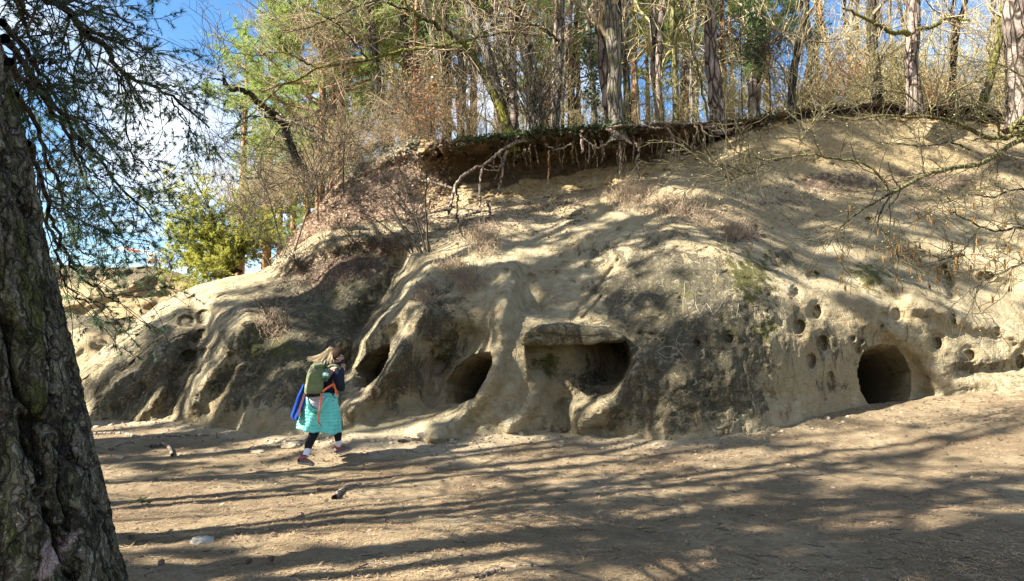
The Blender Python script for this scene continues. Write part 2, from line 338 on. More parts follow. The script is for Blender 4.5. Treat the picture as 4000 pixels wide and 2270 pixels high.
def sculpt(u, v, d0, with_bank=True):
    """distance plus every carved or weathered feature -> points (metres) and masks"""
    warp = 9 * fbm(np.stack([u / 90, v / 90, 0 * u], -1), 3)
    warp2 = 9 * fbm(np.stack([u / 90 + 40, v / 90, 0 * u + 9], -1), 3)
    uu = u + warp; vv = v + warp2
    d = d0.copy()
    for pl, w, a in RIDGES: d += ridge(uu, vv, pl, w, a * 1.45)
    bank = sstep(0, 1, 0 * u)
    vb = line(BANK, u); vt = line(TOP, u)
    t = np.clip((vb - v) / np.maximum(vb - vt, 1), 0, 1) * (v < vb) * (u > 1100)
    if with_bank:
        amp = np.interp(u, [1100, 1300, 1450, 1620, 1850, 2650, 2800, 2950, 3100, 3900, 4600], [0, .1, .15, .45, 1, 1, .55, .12, .22, .25, .2])
        nn = fbm(np.stack([u / 130, 0 * u, 0 * u + 3], -1), 4)
        lip = 0.80 + 0.13 * nn + 0.07 * fbm(np.stack([u / 25, v / 25, 0 * u], -1), 2)
        d += amp * (0.75 * sstep(0.05, 0.6, t) - (1.25 + 0.5 * nn) * sstep(lip - 0.05, lip + 0.10, t))
    P = at(u, v, d)
    rock = (v > vb) | (u < 1100)
    # weathering relief
    big = fbm(P * 0.55, 4); med = fbm(P * 2.2 + 5, 4); fine = fbm(P * np.array([8., 8., 6.5]), 3)
    flute = fbm(np.stack([P[..., 0] * 5.0, P[..., 1] * 3.0, P[..., 2] * 1.2], -1), 3)
    smoothz = np.clip(sstep(1480, 1640, v) * sstep(900, 1100, u) * (1 - sstep(1800, 2050, u)), 0, 1)
    smoothz = np.maximum(smoothz, sstep(60, 20, np.abs(u - 1960) * 0.5) * 0.5)
    smoothz = np.maximum(smoothz, .65 * sstep(2980, 3120, u) * sstep(1000, 1080, v)); k = 1 - 0.7 * smoothz
    face = np.exp(-((u - 2700) / 330) ** 2 - ((v - 1400) / 260) ** 2) + .6 * np.exp(-((u - 900) / 250) ** 2 - ((v - 1480) / 180) ** 2)
    dd = 0.13 * big + k * (0.058 * med + 0.022 * fine) + 0.07 * face * flute
    bed = noise3(np.stack([P[..., 0] * .35 + .3 * big, P[..., 1] * .35, P[..., 2] * 6.5 + 1.2 * big], -1)); crk = sstep(.93, 1.0, 1 - np.abs(noise3(P * np.array([1.5, 1.5, 1.0]) + .35 * med[..., None])))
    chip = np.floor((fbm(P * 3.8 + 12, 2) * .5 + .5) * 6) / 6
    dd = dd + k * (0.022 * bed + 0.045 * crk * sstep(.0, .5, fbm(P * .6 + 40, 2)) + 0.022 * chip)
    pit = np.maximum(0, fbm(P * 3.3 + 31, 3) - 0.55); dd += k * 0.16 * pit
    soil = (~rock) * 1.0
    dd = np.where(rock, dd, 0.10 * big + 0.16 * med + 0.09 * fine)
    d = d + dd
    for (cu, cv, ru, rv, dep) in HOLES:
        q = np.hypot((u + warp * .3 - cu) / ru, (v + warp2 * .3 - cv) / rv)
        d += dep * (1 - sstep(0.72, 1.12, q)) + 0.05 * np.exp(-((q - 1.3) / .4) ** 2)
    # shallow niche under the ledge: left end shallow, right end deep
    s = inset(NICHE, u + warp * .3, v + warp2 * .3)
    soft = np.interp(v, [1330, 1460, 1560], [14, 30, 75]); soft = np.where(u > 2330, 16, soft)
    dn = (0.30 + 1.25 * sstep(2230, 2430, u) * sstep(1560, 1440, v) + 0.12 * (u - 2060) / 390)
    d += sstep(-4, 1, s / soft * 4 - 3.2 + 2.2) * dn
    P = at(u, v, d)
    cave = np.zeros(u.shape)
    for pl, e, push in CAVES:
        s = inset(pl, u + warp * .35, v + warp2 * .35)
        w = sstep(-2, e, s); w2 = np.where(s > 0, np.sqrt(np.clip(s / 75, 0, 1)), 0)
        m = 0.7 * w + 0.3 * w2 * w
        P = P + m[..., None] * np.array(push)
        P[..., 2] -= 0.0 * m
        d += 0.30 * np.exp(-np.clip(-s, 0, 999) / 35) * (s <= 0) * 0
        cave = np.maximum(cave, w)
    return P, soil, t, cave

US = np.arange(60, 4560, 5.4); NR = 380
vb_ = line(BASE, US) + 70; vt_ = line(TOP, US) + 4.5 * fbm(np.stack([US / 60, 0 * US, 0 * US + 2], -1), 4)
tt = np.linspace(0, 1, NR)
UU = np.repeat(US[:, None], NR, 1); VV = vb_[:, None] + (vt_ - vb_)[:, None] * tt[None]
vbase = line(BASE, UU)
D0 = DEPTH(UU / 1000, np.minimum(VV, vbase) / 1000)
PT, SOIL, BT, CAVE = sculpt(UU, VV, D0)
PTOP = PT[:, -1].copy()
def blob(u, v, cu, cv, ru, rv, p=2): return np.exp(-np.abs((u - cu) / ru) ** p - np.abs((v - cv) / rv) ** p)
def mask(lst, u, v): 
    m = np.zeros(u.shape)
    for b in lst: m = np.maximum(m, b[4] * blob(u, v, *b[:4]) if len(b) > 4 else blob(u, v, *b))
    return m
CRUST_SHADE = mask([(2700,1300,330,330,1.2),(2650,1100,300,160,.9),(2600,1600,300,110,.75),(1540,1430,130,140,.95),(1350,1100,230,130,1.),(1150,1350,250,200,1.2),(1000,1500,200,110,.95),  # weathered crust, boosted to paint shade onto the overhung left wall and hollows
              (600,1430,260,200,.8),(780,1380,90,130,.5),(1200,1560,160,60,.9),(1750,1350,110,110,.6),(2300,1480,120,90,.7),(2420,1150,130,100,.75),(2200,1030,90,60,.3),(3400,1300,260,160,.35),(3850,1430,200,40,.6),(3050,1000,100,60,.5),
              (1700,1150,70,100,.5),(2350,1000,110,70,.5),(2280,1310,190,40,.55),(1250,1200,270,160,1.25),(1700,1250,120,120,.7),(2550,1050,150,130,.8),(2850,1250,160,200,.8),(2750,1500,260,180,.95),(3250,1380,160,220,.35),(500,1540,260,120,.9),(700,1350,160,120,.7),(900,1350,120,120,.6),(3600,1150,300,150,.3),(1450,1300,90,60,.4)], UU, VV)
MOSS = mask([(2930,1080,130,120,1.),(2830,960,90,60,.7),(2990,1290,70,60,1.),(3400,1080,110,70,1.),(1100,1370,110,90,.75),(900,1420,110,80,.5),(2150,1420,90,50,1.),(2230,850,60,90,.7),(1300,880,200,30,.6),(1180,930,80,50,.6),
             (1750,1370,80,70,.7),(2000,1000,60,40,.5),(1600,1140,70,60,.5),(2250,1290,120,25,.5),(3000,1400,120,120,.4),(1800,1020,70,50,.5),(500,1600,200,60,.5),(1000,1350,140,120,.7),(1250,1250,120,90,.5),(2650,1150,250,120,.5),(2850,1300,140,140,.55),(650,1500,200,120,.35),(2700,900,100,60,.5)], UU, VV)
LIT = mask([(1350,1040,220,70,1.),(1500,960,200,40,.9),(1250,1080,120,60,1.),(1600,860,300,30,.8),(1850,880,200,40,.75),(3250,720,250,60,.85),(2750,830,180,40,.8),(2900,920,120,50,.9),(2400,730,200,30,.4),(3600,830,150,60,.5),(3650,700,260,60,.8),(3050,790,160,40,.6),(3900,620,200,80,.7),(3400,560,300,50,.4),
            (1060,1290,80,60,.6),(1450,1540,60,30,.9),(2150,1680,120,30,.6),(1400,780,300,120,.9),(3000,620,300,80,.25),(1050,1180,70,60,.5)], UU, VV)
LEAF = np.where(UU < 1700, SOIL, 0) * sstep(1720, 1560, UU)
DARKSOIL_SHADE = SOIL * sstep(0.12, 0.42, BT + 0.12 * fbm(PT * 1.5, 3)) * sstep(1480, 1850, UU)  # brown soil under the brim, with the overhang's shade painted down the wall
DARKSOIL_SHADE = np.maximum(DARKSOIL_SHADE, SOIL * sstep(0.35, 0.8, BT + .25 * fbm(PT * 1.1 + 4, 3)) * sstep(3000, 3150, UU) * .8)
YEL = mask([(3100,560,400,160,1.),(3600,640,600,190,.95),(3300,820,500,120,.6),(2500,730,400,90,.8),(2950,850,300,100,.5),(3500,1000,500,180,.35),(3450,1450,200,140,.6),(3150,1350,120,250,.45),(1300,1000,40,40,0)], UU, VV)

def grid_faces(nc, nr, off=0):
    i = np.arange(nc - 1)[:, None] * nr; j = np.arange(nr - 1)[None]
    return (np.stack([i + j, i + nr + j, i + nr + j + 1, i + j + 1], -1).reshape(-1, 4) + off)
def take(V, Q, attrs):
    used = np.unique(Q); re = np.full(len(V), -1); re[used] = np.arange(len(used))
    return V[used], re[Q], {k: a[used] for k, a in attrs.items()}

# ---------------- rock material
def rock_material(name, tint=(1, 1, 1), yellow=0.0):
    k = NT(name, 0.93, 0.12)
    cr, mo, li, ye = k.attr('crust'), k.attr('moss'), k.attr('litter'), k.attr('yellow')
    n1 = k.noise(0.9, 6, 0.6); n2 = k.noise(5.5, 7, 0.65); n3 = k.noise(22, 6, 0.7); n4 = k.noise(2.6, 7, 0.66, k.map((1.2, 1, .5)), 1.0)
    T = lambda c: tuple(a * b for a, b in zip(c, tint))
    sand = k.ramp(n1, [(0.30, T((.33, .272, .165))), (0.52, T((.42, .36, .23))), (0.72, T((.50, .445, .305)))])
    sand = k.mix(k.rng(n2, .35, .72), sand, T((.30, .225, .125)))
    sand = k.mix(k.math('MULTIPLY', k.rng(n3, .55, .75), .5), sand, T((.52, .45, .32)))
    sand = k.mix(k.math('MULTIPLY', ye, .75), sand, k.ramp(n2, [(.3, (.25, .18, .085)), (.7, (.38, .29, .155))]))
    dark = k.ramp(n2, [(0.28, (.036, .033, .024)), (0.50, (.088, .078, .052)), (0.70, (.17, .145, .092))])
    dark = k.mix(k.math('MULTIPLY', k.rng(n3, .58, .70), .7), dark, (.30, .26, .175)); dark = k.mix(k.math('MULTIPLY', k.rng(k.noise(7, 6, .7, None, 1.2), .54, .64), .75), dark, (.36, .315, .215))                           # pale chips through the crust
    cf = k.rng(k.math('ADD', k.math('MULTIPLY', cr, 1.12), k.math('ADD', k.math('MULTIPLY', k.math('SUBTRACT', n4, .5), 2.8), k.math('MULTIPLY', k.math('SUBTRACT', n3, .5), 1.1))), .40, .78)
    c = k.mix(k.math('MULTIPLY', cf, .92), sand, dark)
    mf = k.rng(k.math('ADD', k.math('MULTIPLY', mo, .9), k.math('MULTIPLY', k.math('SUBTRACT', n2, .5), 2.2)), .42, .80)
    c = k.mix(k.math('MULTIPLY', mf, .85), c, k.ramp(n3, [(.3, (.03, .036, .008)), (.55, (.085, .088, .02)), (.75, (.19, .175, .05))]))
    lf = k.rng(k.math('ADD', li, k.math('MULTIPLY', k.math('SUBTRACT', n2, .5), 2.0)), .45, .75)
    c = k.mix(k.math('MULTIPLY', lf, .9), c, k.ramp(k.noise(34, 3, .7), [(.32, (.05, .036, .028)), (.52, (.15, .105, .075)), (.70, (.32, .235, .18))]))
    k.color(c)
    h = k.math('ADD', k.math('MULTIPLY', n2, .8), k.math('ADD', k.math('MULTIPLY', n3, .35), k.math('MULTIPLY', cf, .22)))
    fib = k.noise(14, 6, .75, k.map((2.4, 1.2, .5), (.2, .5, 0)))
    h = k.math('ADD', h, k.math('MULTIPLY', fib, .35)); h = k.math('ADD', h, k.math('MULTIPLY', k.noise(3, 5, .7, k.map((.5, .5, 6.5), (.12, .08, 0)), .5), .45)); h = k.math('ADD', h, k.math('MULTIPLY', k.rng(k.voro(3.2, k.map((1, 1, .7)), 'DISTANCE_TO_EDGE'), 0, .03), .18))
    k.bump(h, 0.12, 1.0)
    return k.m
def soil_material():
    k = NT('bank_soil', 0.95, 0.1)
    ds, lf = k.attr('dark'), k.attr('leaf'); n1 = k.noise(1.6, 6, .65); n2 = k.noise(9, 6, .7); n3 = k.noise(40, 4, .7)
    yel = k.ramp(n1, [(.3, (.33, .225, .10)), (.5, (.46, .35, .19)), (.7, (.54, .45, .29))])
    yel = k.mix(k.rng(n2, .45, .7), yel, (.27, .175, .075))
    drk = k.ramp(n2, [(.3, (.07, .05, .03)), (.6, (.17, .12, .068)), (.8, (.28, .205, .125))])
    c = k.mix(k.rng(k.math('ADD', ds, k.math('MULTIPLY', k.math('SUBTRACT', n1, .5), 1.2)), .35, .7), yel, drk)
    lit = k.ramp(n3, [(.30, (.13, .085, .058)), (.48, (.32, .225, .15)), (.62, (.50, .38, .28)), (.78, (.62, .50, .40))])
    c = k.mix(k.rng(k.math('ADD', lf, k.math('MULTIPLY', k.math('SUBTRACT', n2, .5), 1.0)), .4, .7), c, lit)
    k.color(c); k.bump(k.math('ADD', n2, k.math('MULTIPLY', n3, .5)), 0.09, 1.0)
    return k.m
M_ROCK = rock_material('sandstone'); M_SOIL = soil_material()
allV = PT.reshape(-1, 3); Q = grid_faces(len(US), NR)
attrs = dict(crust=CRUST_SHADE.ravel(), moss=MOSS.ravel(), litter=LIT.ravel(), yellow=np.clip(YEL, 0, 1).ravel(), dark=DARKSOIL_SHADE.ravel(), leaf=LEAF.ravel())
sq = SOIL.ravel()[Q].mean(1) > 0.5
V_, Q_, A_ = take(allV, Q[~sq], {k: attrs[k] for k in ('crust', 'moss', 'litter', 'yellow')})
cliff = obj('sandstone_hill', mesh('sandstone_hill', V_, Q_, None, A_), M_ROCK); cliff['kind'] = 'structure'
cliff['label'] = 'weathered sandstone rock face with carved caves and footholds'
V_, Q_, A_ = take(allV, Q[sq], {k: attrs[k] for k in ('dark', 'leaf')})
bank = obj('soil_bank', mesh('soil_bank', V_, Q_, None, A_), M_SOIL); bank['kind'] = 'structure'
bank['label'] = 'undercut soil bank with hanging roots above the sandstone'

# ---------------- forest floor behind the brim, falling away at the left
def floor_ext(u, s):
    up = np.interp(u, [0, 1100, 1250, 1500, 1700, 2900, 4600], [-.75, -.7, -.45, -.12, .02, .03, .05])
    return up * s * np.where(s < 9, 1, 9 / np.maximum(s, 1e-6)) - 0.035 * np.maximum(s - 9, 0) ** 1.0
SS = np.array([0, .15, .35, .7, 1.2, 2, 3, 4.2, 5.6, 7.2, 9, 11, 14, 18, 23, 30, 40, 55])
Usub = np.arange(0, len(US), 3)
FP = np.zeros((len(Usub), len(SS), 3))
for j, s in enumerate(SS):
    b = PTOP[Usub]
    FP[:, j, 0] = b[:, 0] * (1 + s / b[:, 1] * 0.9); FP[:, j, 1] = b[:, 1] + s
    FP[:, j, 2] = b[:, 2] - 0.02 + floor_ext(US[Usub], s) + (0.10 * fbm(np.stack([FP[:, j, 0], FP[:, j, 1], 0 * FP[:, j, 0]], -1) * .9, 3) if j else 0)
def floor_z(x, y):
    i = int(np.argmin(np.abs(PTOP[:, 0] / PTOP[:, 1] * 1.0 - x / y))); s = max(0.0, y - PTOP[i, 1])
    return float(PTOP[i, 2] + floor_ext(US[i], s))
def brim_d(u): return float(np.interp(u, US, PTOP[:, 1]))
kf = NT('forest_floor', .95, .1); nn_ = kf.noise(30, 4, .7)
kf.color(kf.ramp(nn_, [(.3, (.05, .034, .022)), (.5, (.19, .13, .08)), (.68, (.40, .29, .20))])); kf.bump(kf.noise(12, 5, .7), .12)
ff = obj('forest_floor', mesh('forest_floor', FP.reshape(-1, 3), grid_faces(len(Usub), len(SS))), kf.m); ff['kind'] = 'structure'

# ---------------- ground
gpts = []
for u_ in range(0, 4601, 200):
    gpts.append(at(u_, float(line(BASE, u_)), float(line(BASED, u_))))
gpts += [(x, y, 0.012 * max(x, 0) ** 1.3 - 0.0) for x in (-8, -3, 0, 3, 7, 12) for y in (-4, 1, 4)]
gpts += [at(1190, 1835, 9.35), at(1335, 1785, 10.05), at(2400, 1900, 8.2), at(3400, 1750, 10.4), at(600, 1800, 10)]
gp = np.array(gpts); GT = TPS(gp[:, :2] / 5, gp[:, 2], 5e-3)
BL = np.array([at(u_, float(line(BASE, u_)), float(line(BASED, u_))) for u_ in range(0, 4601, 50)])
def ground_z(x, y):
    x = np.asarray(x, float); y = np.asarray(y, float)
    yb = np.interp(x, BL[:, 0], BL[:, 1]); zb = np.interp(x, BL[:, 0], BL[:, 2])
    z = GT(np.clip(x, -10, 12) / 5, np.clip(np.minimum(y, yb), -4, 14) / 5)
    z = z + 0.10 * np.exp(-np.clip(yb - y, 0, 9) / .28) * (.6 + .8 * noise3(np.stack([x * 1.3, 0 * x, 0 * x], -1)) ** 2) + 0.030 * fbm(np.stack([x * .8, y * .8, 0 * x], -1), 3) * sstep(0, .8, yb - y) + 0.018 * fbm(np.stack([x * 3.4, y * 3.4, 0 * x + 5], -1), 3)
    return z - np.maximum(0, y - yb - 0.15) * 0.55 * (np.abs(x) < 14) - np.maximum(0, np.abs(x) - 14) * 0.0
def axis(lo, hi, dlo, dhi, fine, coarse):
    a = np.arange(dlo, dhi, fine); l = [dlo]; st = fine
    while l[-1] > lo: st *= coarse; l.append(l[-1] - st)
    h = [a[-1]]; st = fine
    while h[-1] < hi: st *= coarse; h.append(h[-1] + st)
    return np.concatenate([l[::-1][:-1], a, h[1:]])
gx = axis(-900, 900, -6, 11, .05, 1.18); gy = axis(-400, 1500, 2.5, 14, .05, 1.18)
GX, GY = np.meshgrid(gx, gy, indexing='ij'); GZ = ground_z(GX, GY); GZ = np.where(GY > 30, np.minimum(GZ, -2), GZ)
kg = NT('dirt_ground', .95, .1)
g1 = kg.noise(.7, 5, .6); g2 = kg.noise(6, 6, .65); g3 = kg.noise(48, 5, .75); fibre = kg.noise(60, 4, .7, kg.map((.35, 1.3, 1), (0, 0, .4))); fib2 = kg.noise(70, 4, .7, kg.map((1.3, .3, 1), (0, 0, -.5)))
c = kg.ramp(g1, [(.32, (.195, .147, .088)), (.5, (.275, .214, .130)), (.68, (.36, .292, .185))])
c = kg.mix(kg.math('MULTIPLY', kg.rng(kg.noise(.45, 6, .65, None, .5), .48, .62), .55), c, (.120, .083, .049)); c = kg.mix(kg.rng(g2, .42, .68), c, (.175, .130, .080))
c = kg.mix(kg.math('MULTIPLY', kg.rng(fibre, .54, .68), .8), c, (.15, .095, .055))
c = kg.mix(kg.math('MULTIPLY', kg.rng(fib2, .58, .70), .7), c, (.40, .28, .16))
c = kg.mix(kg.math('MULTIPLY', kg.rng(g3, .62, .75), .7), c, (.07, .048, .033))
sd = kg.rng(kg.math('ADD', kg.attr('sand'), kg.math('MULTIPLY', kg.math('SUBTRACT', g2, .5), .9)), .35, .75); c = kg.mix(kg.math('MULTIPLY', sd, .8), c, kg.ramp(g3, [(.3, (.34, .27, .175)), (.7, (.46, .385, .26))])); kg.color(c); kg.bump(kg.math('ADD', kg.math('MULTIPLY', g2, .8), kg.math('ADD', kg.math('MULTIPLY', g3, .5), kg.math('MULTIPLY', fibre, .5))), .05, .9)
gd = np.interp(GX, BL[:, 0], BL[:, 1]) - GY; SAND = np.exp(-np.clip(gd, 0, 99) / .55) * (1.0 - .6 * sstep(2.0, 4.5, GX)) + .45 * np.exp(-((GX + 1.3) / 1.6) ** 2 - ((GY - 10.3) / .9) ** 2)
gr = obj('ground', mesh('ground', np.stack([GX, GY, GZ], -1).reshape(-1, 3), grid_faces(len(gx), len(gy)), None, dict(sand=np.clip(SAND, 0, 1).ravel())), kg.m); gr['kind'] = 'structure'

# ---------------- sandstone banks beyond the left end of the hill
def far_sheet(name, label, base, top, dpts, u0, u1, step, rows, mat, amp, back):
    us = np.arange(u0, u1, step); t = np.linspace(0, 1, rows)
    uu = np.repeat(us[:, None], rows, 1); b = line(base, us); tp = line(top, us)
    vv = b[:, None] + (tp - b)[:, None] * t[None]
    p = np.array(dpts, float); D = TPS(p[:, :2] / 1000, p[:, 2], 1e-3)
    d = D(uu / 1000, vv / 1000); P = at(uu, vv, d)
    d = d + amp * (fbm(P * .35, 4) + .5 * fbm(P * 1.4 + 9, 4)); P = at(uu, vv, d)
    bk = [P]; last = P[:, -1]
    for s in back: bk.append((last + np.array([0, s, -0.25 * s]))[:, None])
    P = np.concatenate(bk, 1); n = P.shape[1]
    z = np.zeros(P.shape[:2]); cr = np.clip(.75 * sstep(.62, .95, np.linspace(0, n / rows, n))[None] + .35 * fbm(P * .4 + 3, 3), 0, .8)
    o = obj(name, mesh(name, P.reshape(-1, 3), grid_faces(len(us), n), None, dict(crust=cr.ravel(), moss=z.ravel() , litter=z.ravel(), yellow=(z + .9).ravel() if amp > .3 else (z + .35).ravel())), mat)
    o['kind'] = 'structure'; o['label'] = label; return o
M_FAR = rock_material('yellow_sandstone')
far_sheet('far_sandstone_cliff', 'long yellow sandstone cliff below the crane', [(0, 1420), (1300, 1420)], [(0, 1010), (250, 1035), (400, 1042), (500, 1045), (560, 1040), (600, 1040), (700, 1065), (780, 1105), (900, 1120), (1300, 1150)],
          [(0, 1400, 27), (1300, 1400, 27), (400, 1250, 29), (700, 1250, 29), (0, 1050, 31), (400, 1050, 31), (600, 1040, 31.5), (1300, 1150, 32)], -100, 1200, 10, 70, M_FAR, .55, (.5, 2, 6))
far_sheet('near_sandstone_bank', 'smooth beige sandstone bank in the gap behind the big pine', [(0, 1560), (700, 1560)], [(0, 1190), (230, 1215), (300, 1228), (370, 1236), (420, 1240), (480, 1246), (700, 1260)],
          [(0, 1550, 19), (700, 1550, 19), (250, 1400, 19.3), (400, 1330, 20), (330, 1320, 19.6), (0, 1200, 21), (300, 1235, 21.3), (450, 1245, 21.6), (700, 1260, 22)], -100, 640, 8, 50, M_FAR, .25, (.4, 1.5, 4))

# ---------------- ledge slab over the niche
def ledge():
    ol = np.array([(2031,1328),(2050,1300),(2083,1281),(2120,1268),(2165,1260),(2220,1262),(2275,1270),(2320,1276),(2371,1280),(2420,1298),(2440,1312),(2447,1328),(2420,1335),(2399,1337),(2330,1340),(2227,1347),(2150,1350),(2076,1352),(2045,1345)], float)
    n = 110; cl = np.concatenate([ol, ol[:1]]); L = np.concatenate([[0], np.cumsum(np.hypot(*np.diff(cl, axis=0).T))])
    q = np.linspace(0, L[-1], n, endpoint=False); o = np.stack([np.interp(q, L, cl[:, 0]), np.interp(q, L, cl[:, 1])], 1)
    c = o.mean(0); rings = []
    for sc, d in ((.25, 11.02), (.6, 11.0), (.86, 11.03), (.97, 11.10), (1.0, 11.2), (1.0, 11.4), (1.0, 11.65), (1.0, 11.95), (.97, 12.2)):
        p = c + (o - c) * np.array([1 - (1 - sc) * .25, sc]); rings.append(at(p[:, 0], p[:, 1], d + 0 * p[:, 0]))
    P = np.stack(rings); 
    P[..., 1] += .10 * fbm(P * 2.2, 4); P[..., 2] += .035 * fbm(P * 3.5 + 8, 4)
    m = len(rings); i = np.arange(m - 1)[:, None] * n; j = np.arange(n)[None]; j2 = (j + 1) % n
    Q = np.stack([i + j, i + j2, i + n + j2, i + n + j], -1).reshape(-1, 4)
    V = np.concatenate([P.reshape(-1, 3), P[0].mean(0)[None]]); T = np.stack([np.full(n, m * n), (np.arange(n) + 1) % n, np.arange(n)], 1)
    z = np.zeros(len(V)); up = sstep(4.5, 8, np.arange(len(V)) // n) 
    return mesh('stone_ledge', V, Q, T, dict(crust=z + .45, moss=z + .35, litter=z, yellow=z))
lg = obj('stone_ledge', ledge(), M_ROCK, cliff); lg['label'] = 'overhanging stone slab roofing the shallow niche'

# look-up of the visible rock surface for things that lie on it
def surf(u, v):
    i = int(np.clip(round((u - US[0]) / (US[1] - US[0])), 0, len(US) - 1)); j = int(np.argmin(np.abs(VV[i] - v)))
    return PT[i, j].copy()
# ================================================================== bark, leaf and needle materials
def bark_mat(name, dark, mid, pale, plate=9.0, stretch=.28, bump=.05, moss=None, mossy=.62):
    k = NT(name, .95, .1); v = k.map((1, 1, stretch))
    n = k.noise(plate, 5, .65, v, .6); vo = k.voro(plate * .9, k.map((1, 1, stretch * .8)), 'DISTANCE_TO_EDGE'); f = k.noise(plate * 5, 4, .7, v)
    c = k.ramp(k.math('ADD', k.math('MULTIPLY', n, .6), k.math('MULTIPLY', f, .4)), [(.34, dark), (.5, mid), (.66, pale)])
    e = k.rng(vo, .0, .13); c = k.mix(e, dark, c)
    if moss: c = k.mix(k.math('MULTIPLY', k.rng(k.noise(1.7, 5, .6), mossy - .1, mossy + .1), .8), c, moss)
    k.color(c); k.bump(k.math('ADD', e, k.math('MULTIPLY', f, .6)), bump); return k.m
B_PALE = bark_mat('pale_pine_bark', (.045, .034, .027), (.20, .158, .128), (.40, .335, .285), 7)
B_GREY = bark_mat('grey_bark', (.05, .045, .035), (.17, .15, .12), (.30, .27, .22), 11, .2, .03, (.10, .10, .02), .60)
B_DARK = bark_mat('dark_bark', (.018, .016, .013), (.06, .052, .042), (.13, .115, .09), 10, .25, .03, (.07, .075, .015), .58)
B_ORANGE = bark_mat('orange_pine_bark', (.12, .06, .03), (.38, .21, .11), (.55, .36, .22), 8)
B_MOSS = bark_mat('mossy_bark', (.03, .026, .018), (.10, .09, .05), (.18, .16, .07), 10, .3, .03, (.16, .155, .022), .50)
B_ROOT = bark_mat('bare_root_wood', (.10, .075, .055), (.27, .21, .16), (.46, .39, .32), 14, .4, .02)
B_LIME = bark_mat('yellow_green_bark', (.05, .045, .022), (.16, .15, .06), (.28, .26, .11), 12, .3, .015)
def leafy(name, a, b, rough=.6, trans=.25):
    k = NT(name, rough, .25); oi = k.N('ShaderNodeObjectInfo')
    k.color(k.ramp(k.math('ADD', k.math('MULTIPLY', k.noise(3.0, 3, .6), .6), k.math('MULTIPLY', k.noise(25, 2, .6), .4)), [(.35, a), (.65, b)]))
    if trans:
        k.b.inputs['Transmission Weight'].default_value = 0.0
        tr = k.N('ShaderNodeBsdfTranslucent'); tr.inputs['Color'].default_value = (*[min(1, x * 1.3) for x in b], 1)
        ms = k.N('ShaderNodeMixShader'); ms.inputs[0].default_value = trans
        k.L(k.b.outputs[0], ms.inputs[1]); k.L(tr.outputs[0], ms.inputs[2]); k.L(ms.outputs[0], k.t.nodes['Material Output'].inputs[0])
    return k.m
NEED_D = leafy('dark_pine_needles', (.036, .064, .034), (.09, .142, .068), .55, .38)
NEED_L = leafy('light_green_pine_needles', (.13, .19, .035), (.29, .37, .10), .55, .35)  # light green needles, paler than the other pines
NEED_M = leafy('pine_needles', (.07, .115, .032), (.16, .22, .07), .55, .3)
YEW = leafy('golden_yew_leaves', (.17, .19, .03), (.42, .42, .09), .6, .35)
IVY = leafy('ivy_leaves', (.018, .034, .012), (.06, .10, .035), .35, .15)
IVY_L = leafy('ivy_leaves_bright', (.04, .09, .02), (.11, .19, .05), .35, .3)  # brighter green ivy leaves
BEECH = leafy('copper_beech_leaves', (.30, .13, .05), (.54, .30, .15), .7, .4)
TWIG_TAN = mat_simple('tan_twigs', (.17, .125, .075), (.42, .34, .21), 5, .85)
TWIG_GOLD = mat_simple('golden_twigs', (.24, .20, .08), (.50, .43, .21), 5, .85)
TWIG_DARK = mat_simple('dark_twigs', (.022, .019, .015), (.08, .068, .048), 5, .9)
TWIG_RED = mat_simple('reddish_pine_boughs', (.12, .065, .04), (.33, .20, .12), 5, .9)
STRAW = leafy('dry_grass_blades', (.20, .145, .10), (.46, .37, .26), .8, .3)
LITTER = leafy('fallen_leaves', (.07, .045, .03), (.36, .255, .18), .85, .15)
CATK = mat_simple('catkin_brown', (.10, .052, .018), (.24, .14, .05), 30, .9)
BUDS = mat_simple('pale_buds', (.30, .33, .15), (.50, .52, .27), 12, .8)

# ================================================================== generators
def blades(G, C, D, L, Wd, rng, curl=0.0):
    """thin triangles from C along D (N,3), length L, width Wd"""
    N = len(C); D = unit(D); s = unit(np.cross(D, rng.normal(size=(N, 3))))
    L = np.broadcast_to(L, (N,))[:, None]; Wd = np.broadcast_to(Wd, (N,))[:, None]
    V = np.stack([C - s * Wd / 2, C + s * Wd / 2, C + D * L], 1); G.add(V.reshape(-1, 3), None, np.arange(N * 3).reshape(-1, 3))
def quads_at(G, C, size, rng, flat=0.0, aspect=.7):
    """leaf-shaped quads (rhombs) at C"""
    N = len(C); a = rng.normal(size=(N, 3)); b = rng.normal(size=(N, 3))
    if flat: a[:, 2] *= (1 - flat); b[:, 2] *= (1 - flat)
    a = unit(a); b = unit(b - (b * a).sum(1, keepdims=True) * a); s = np.broadcast_to(size, (N,))[:, None]
    V = np.stack([C - a * s * .5, C + b * s * .5 * aspect, C + a * s * .5, C - b * s * .5 * aspect], 1)
    G.add(V.reshape(-1, 3), np.arange(N * 4).reshape(-1, 4))
def tufts(G, C, D, rng, n=16, L=.07, Wd=.004, spread=.9):
    N = len(C); c = np.repeat(C, n, 0); d = np.repeat(unit(D), n, 0) + rng.normal(size=(N * n, 3)) * spread
    blades(G, c, d, L * rng.uniform(.7, 1.2, N * n), Wd, rng)
def bare_crown(P, R, rng, n1=10, l1=(1.5, 3.5), n2=6, n3=4, t0=.35, up=.25, thick=.5, sides=5, leafbuds=0, bias=None):
    G = Geo()
    a, ra = kids(P[None], R[None], max(3, n1 * .75), l1, (.6, 1.2), 7, up, t0, .98, .22, thick, .3, rng, bias)
    G.tubes(a, ra, sides)
    b, rb = kids(a, ra, n2, (.5, 1.5), (.5, 1.1), 5, .12, .2, 1, .3, .6, .35, rng); rb = np.maximum(rb, .006); G.tubes(b, rb, 4)
    c, rc = kids(b, rb, n3, (.25, .8), (.4, 1.1), 4, .08, .15, 1, .35, .6, .4, rng); rc = np.maximum(rc * .8, .0045); G.tubes(c, rc, 3)
    return G, c
